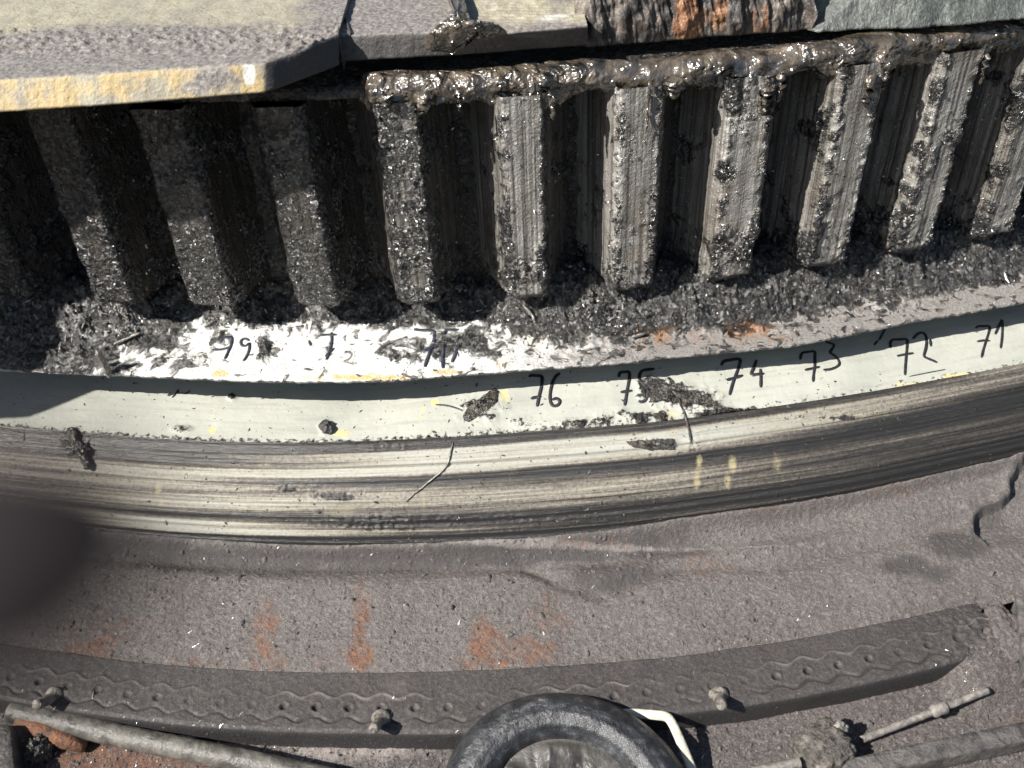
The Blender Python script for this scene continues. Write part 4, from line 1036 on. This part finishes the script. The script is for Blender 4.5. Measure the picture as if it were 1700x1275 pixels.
# white folded strap
M['strap'] = mat_simple('cream_strap', (.48, .45, .35), (.66, .63, .52), 120, (.5, .6), .0008)
def strap():
    pts = [(1022, 1186, .026), (1050, 1184, .028), (1085, 1187, .031), (1108, 1189, .033), (1116, 1200, .032), (1126, 1222, .029), (1138, 1250, .024), (1152, 1285, .016)]
    c = smooth_path(resample(np.array([pt(x, y, zF+z_) for x, y, z_ in pts]), .0025), 3)
    T = np.gradient(c, axis=0); T /= np.linalg.norm(T, axis=1)[:, None]
    V = []; up_ = np.array([0, -.45, .9])
    for p_, t_ in zip(c, T):
        s = np.cross(t_, up_); s /= np.linalg.norm(s); q = np.cross(s, t_)
        for a, b in ((-1, -.15), (-1, .15), (-.5, .3), (.5, .3), (1, .15), (1, -.15)): V.append(p_+s*a*.0042+q*b*.006)
    n_ = len(c); Fc = [(i*6+j, i*6+(j+1) % 6, (i+1)*6+(j+1) % 6, (i+1)*6+j) for i in range(n_-1) for j in range(6)]+[tuple(range(6)), tuple(range(n_*6-1, n_*6-7, -1))]
    tag(polymesh('strap', V, Fc, M['strap']), 'cream folded plastic strap sticking out behind the black cap at the bottom', 'strap')
strap()
# round black cap with folded membrane
def mat_cap():
    t = MT('worn_black_rubber'); n = t.noise(55, 5, .7, .4); n1 = t.noise(260, 4, .7)
    c = t.ramp(n, (.42, (.014, .015, .017)), (.56, (.035, .037, .042)), (.66, (.10, .104, .11)), (.78, (.34, .34, .33)))
    t.set(color=c, rough=t.ramp(n1, (.35, .28), (.65, .5)), spec=.7); t.set(normal=t.bump(n1, .0016, .8, t.bump(n, .0012, .6))); return t.m
M['cap'] = mat_cap()
def cap():
    c = pt(938, 1335, zF+.030)
    ax = np.array([-.10, -.28, .95]); ax /= np.linalg.norm(ax)
    e0 = np.cross([0, 1., 0], ax); e0 /= np.linalg.norm(e0); e1 = np.cross(ax, e0)
    ca, sa = math.cos(R_(-24)), math.sin(R_(-24)); ex = e0*ca+e1*sa; ey = (e1*ca-e0*sa)*.96
    root = empty('rubber_cup', tuple(c-ax*.02)); tag(root, 'round worn black rubber cup with a thick rim at the bottom centre', 'rubber cup')
    def lathe(prof, nseg, nz, sc, amp, mat, name):
        pr = resample(prof, .0018); a = np.linspace(0, 2*np.pi, nseg, endpoint=False)
        A, I = np.meshgrid(a, np.arange(len(pr)), indexing='ij')
        rr, hh = pr[:, 0][I], pr[:, 1][I]
        P_ = c+(rr*np.cos(A))[..., None]*ex*1.12+(rr*np.sin(A))[..., None]*ey+hh[..., None]*ax
        nn = nz(P_, rr, A)
        P_ = P_+nn[..., None]*ax
        return mesh(name, P_, gfaces(nseg, len(pr), True)[:, ::-1], mat, root)
    lathe([(.096, -.06), (.103, -.035), (.103, -.020), (.098, -.008), (.089, .001), (.078, .004), (.068, .001), (.061, -.007), (.058, -.016)], 240, lambda P_, r, A: fbm(P_, 60, 3)*.0015, 0, 0, M['cap'], 'rim')
    def folds(P_, r, A):
        q = A*7+5*fbm(P_, 14, 2, .5, 3); f = 1-np.abs(np.sin(q/2+1.3*np.sin(A*2)))
        return (f**1.5*.007*sm(r, .0, .018)+fbm(P_, 60, 4, .6, 9)*.002)*(1-sm(r, .050, .058))-.006*(1-sm(r, 0, .03))
    lathe([(.059, -.014), (.045, -.013), (.030, -.013), (.010, -.012), (.0005, -.012)], 300, folds, 0, 0, M['capin'], 'membrane')
M['capin'] = mat_simple('folded_membrane', (.030, .028, .026), (.085, .08, .073), 40, (.35, .5), .0012, spec=.6)
cap()

# ------------------------------------------------------------------ fingertip close to the lens
def finger():
    D = .056
    def cp(x, y, d):
        v = ray(float(x), float(y)); return CAM+v/F*d
    t = MT('dark_glove'); n = t.noise(1500, 3)
    t.set(color=t.ramp(n, (.4, (.014, .011, .012)), (.6, (.024, .019, .020))), rough=.85, spec=.2, normal=t.bump(n, .0002, .5))
    path = [cp(-460, 1010, .0416), cp(-300, 990, .0392), cp(-180, 970, .0368), cp(-60, 945, .0344), cp(60, 925, .0336), cp(165, 890, .0332), cp(235, 868, .033), cp(268, 858, .033)]
    rad = np.array([290, 285, 275, 255, 232, 178, 105, 24])/F*.0350
    q = resample(np.c_[np.array(path), rad], .0006)
    V, Fc = tube(q[:, :3], q[:, 3], 36, flat=.85, noise=.0003, nsc=500)
    o = polymesh('finger', V, Fc, t.m)
    tag(o, 'dark out-of-focus fingertip in front of the lens at the left edge', 'finger')
finger()

# like things share a group
for o in COL.objects:
    if o.parent is None and 'category' in o:
        g_ = {'metal_chip': 'metal chips standing on the white flange', 'metal_sliver': 'slivers of metal lying on the flange', 'stone': 'small stones round the rubber strip',
              'cover_plate': 'cover plates above the gear', 'steel_block': 'steel blocks at the edges of the floor', 'dirt_clod': 'clods of dirt'}.get(o.name.split('.')[0])
        if g_: o['group'] = g_
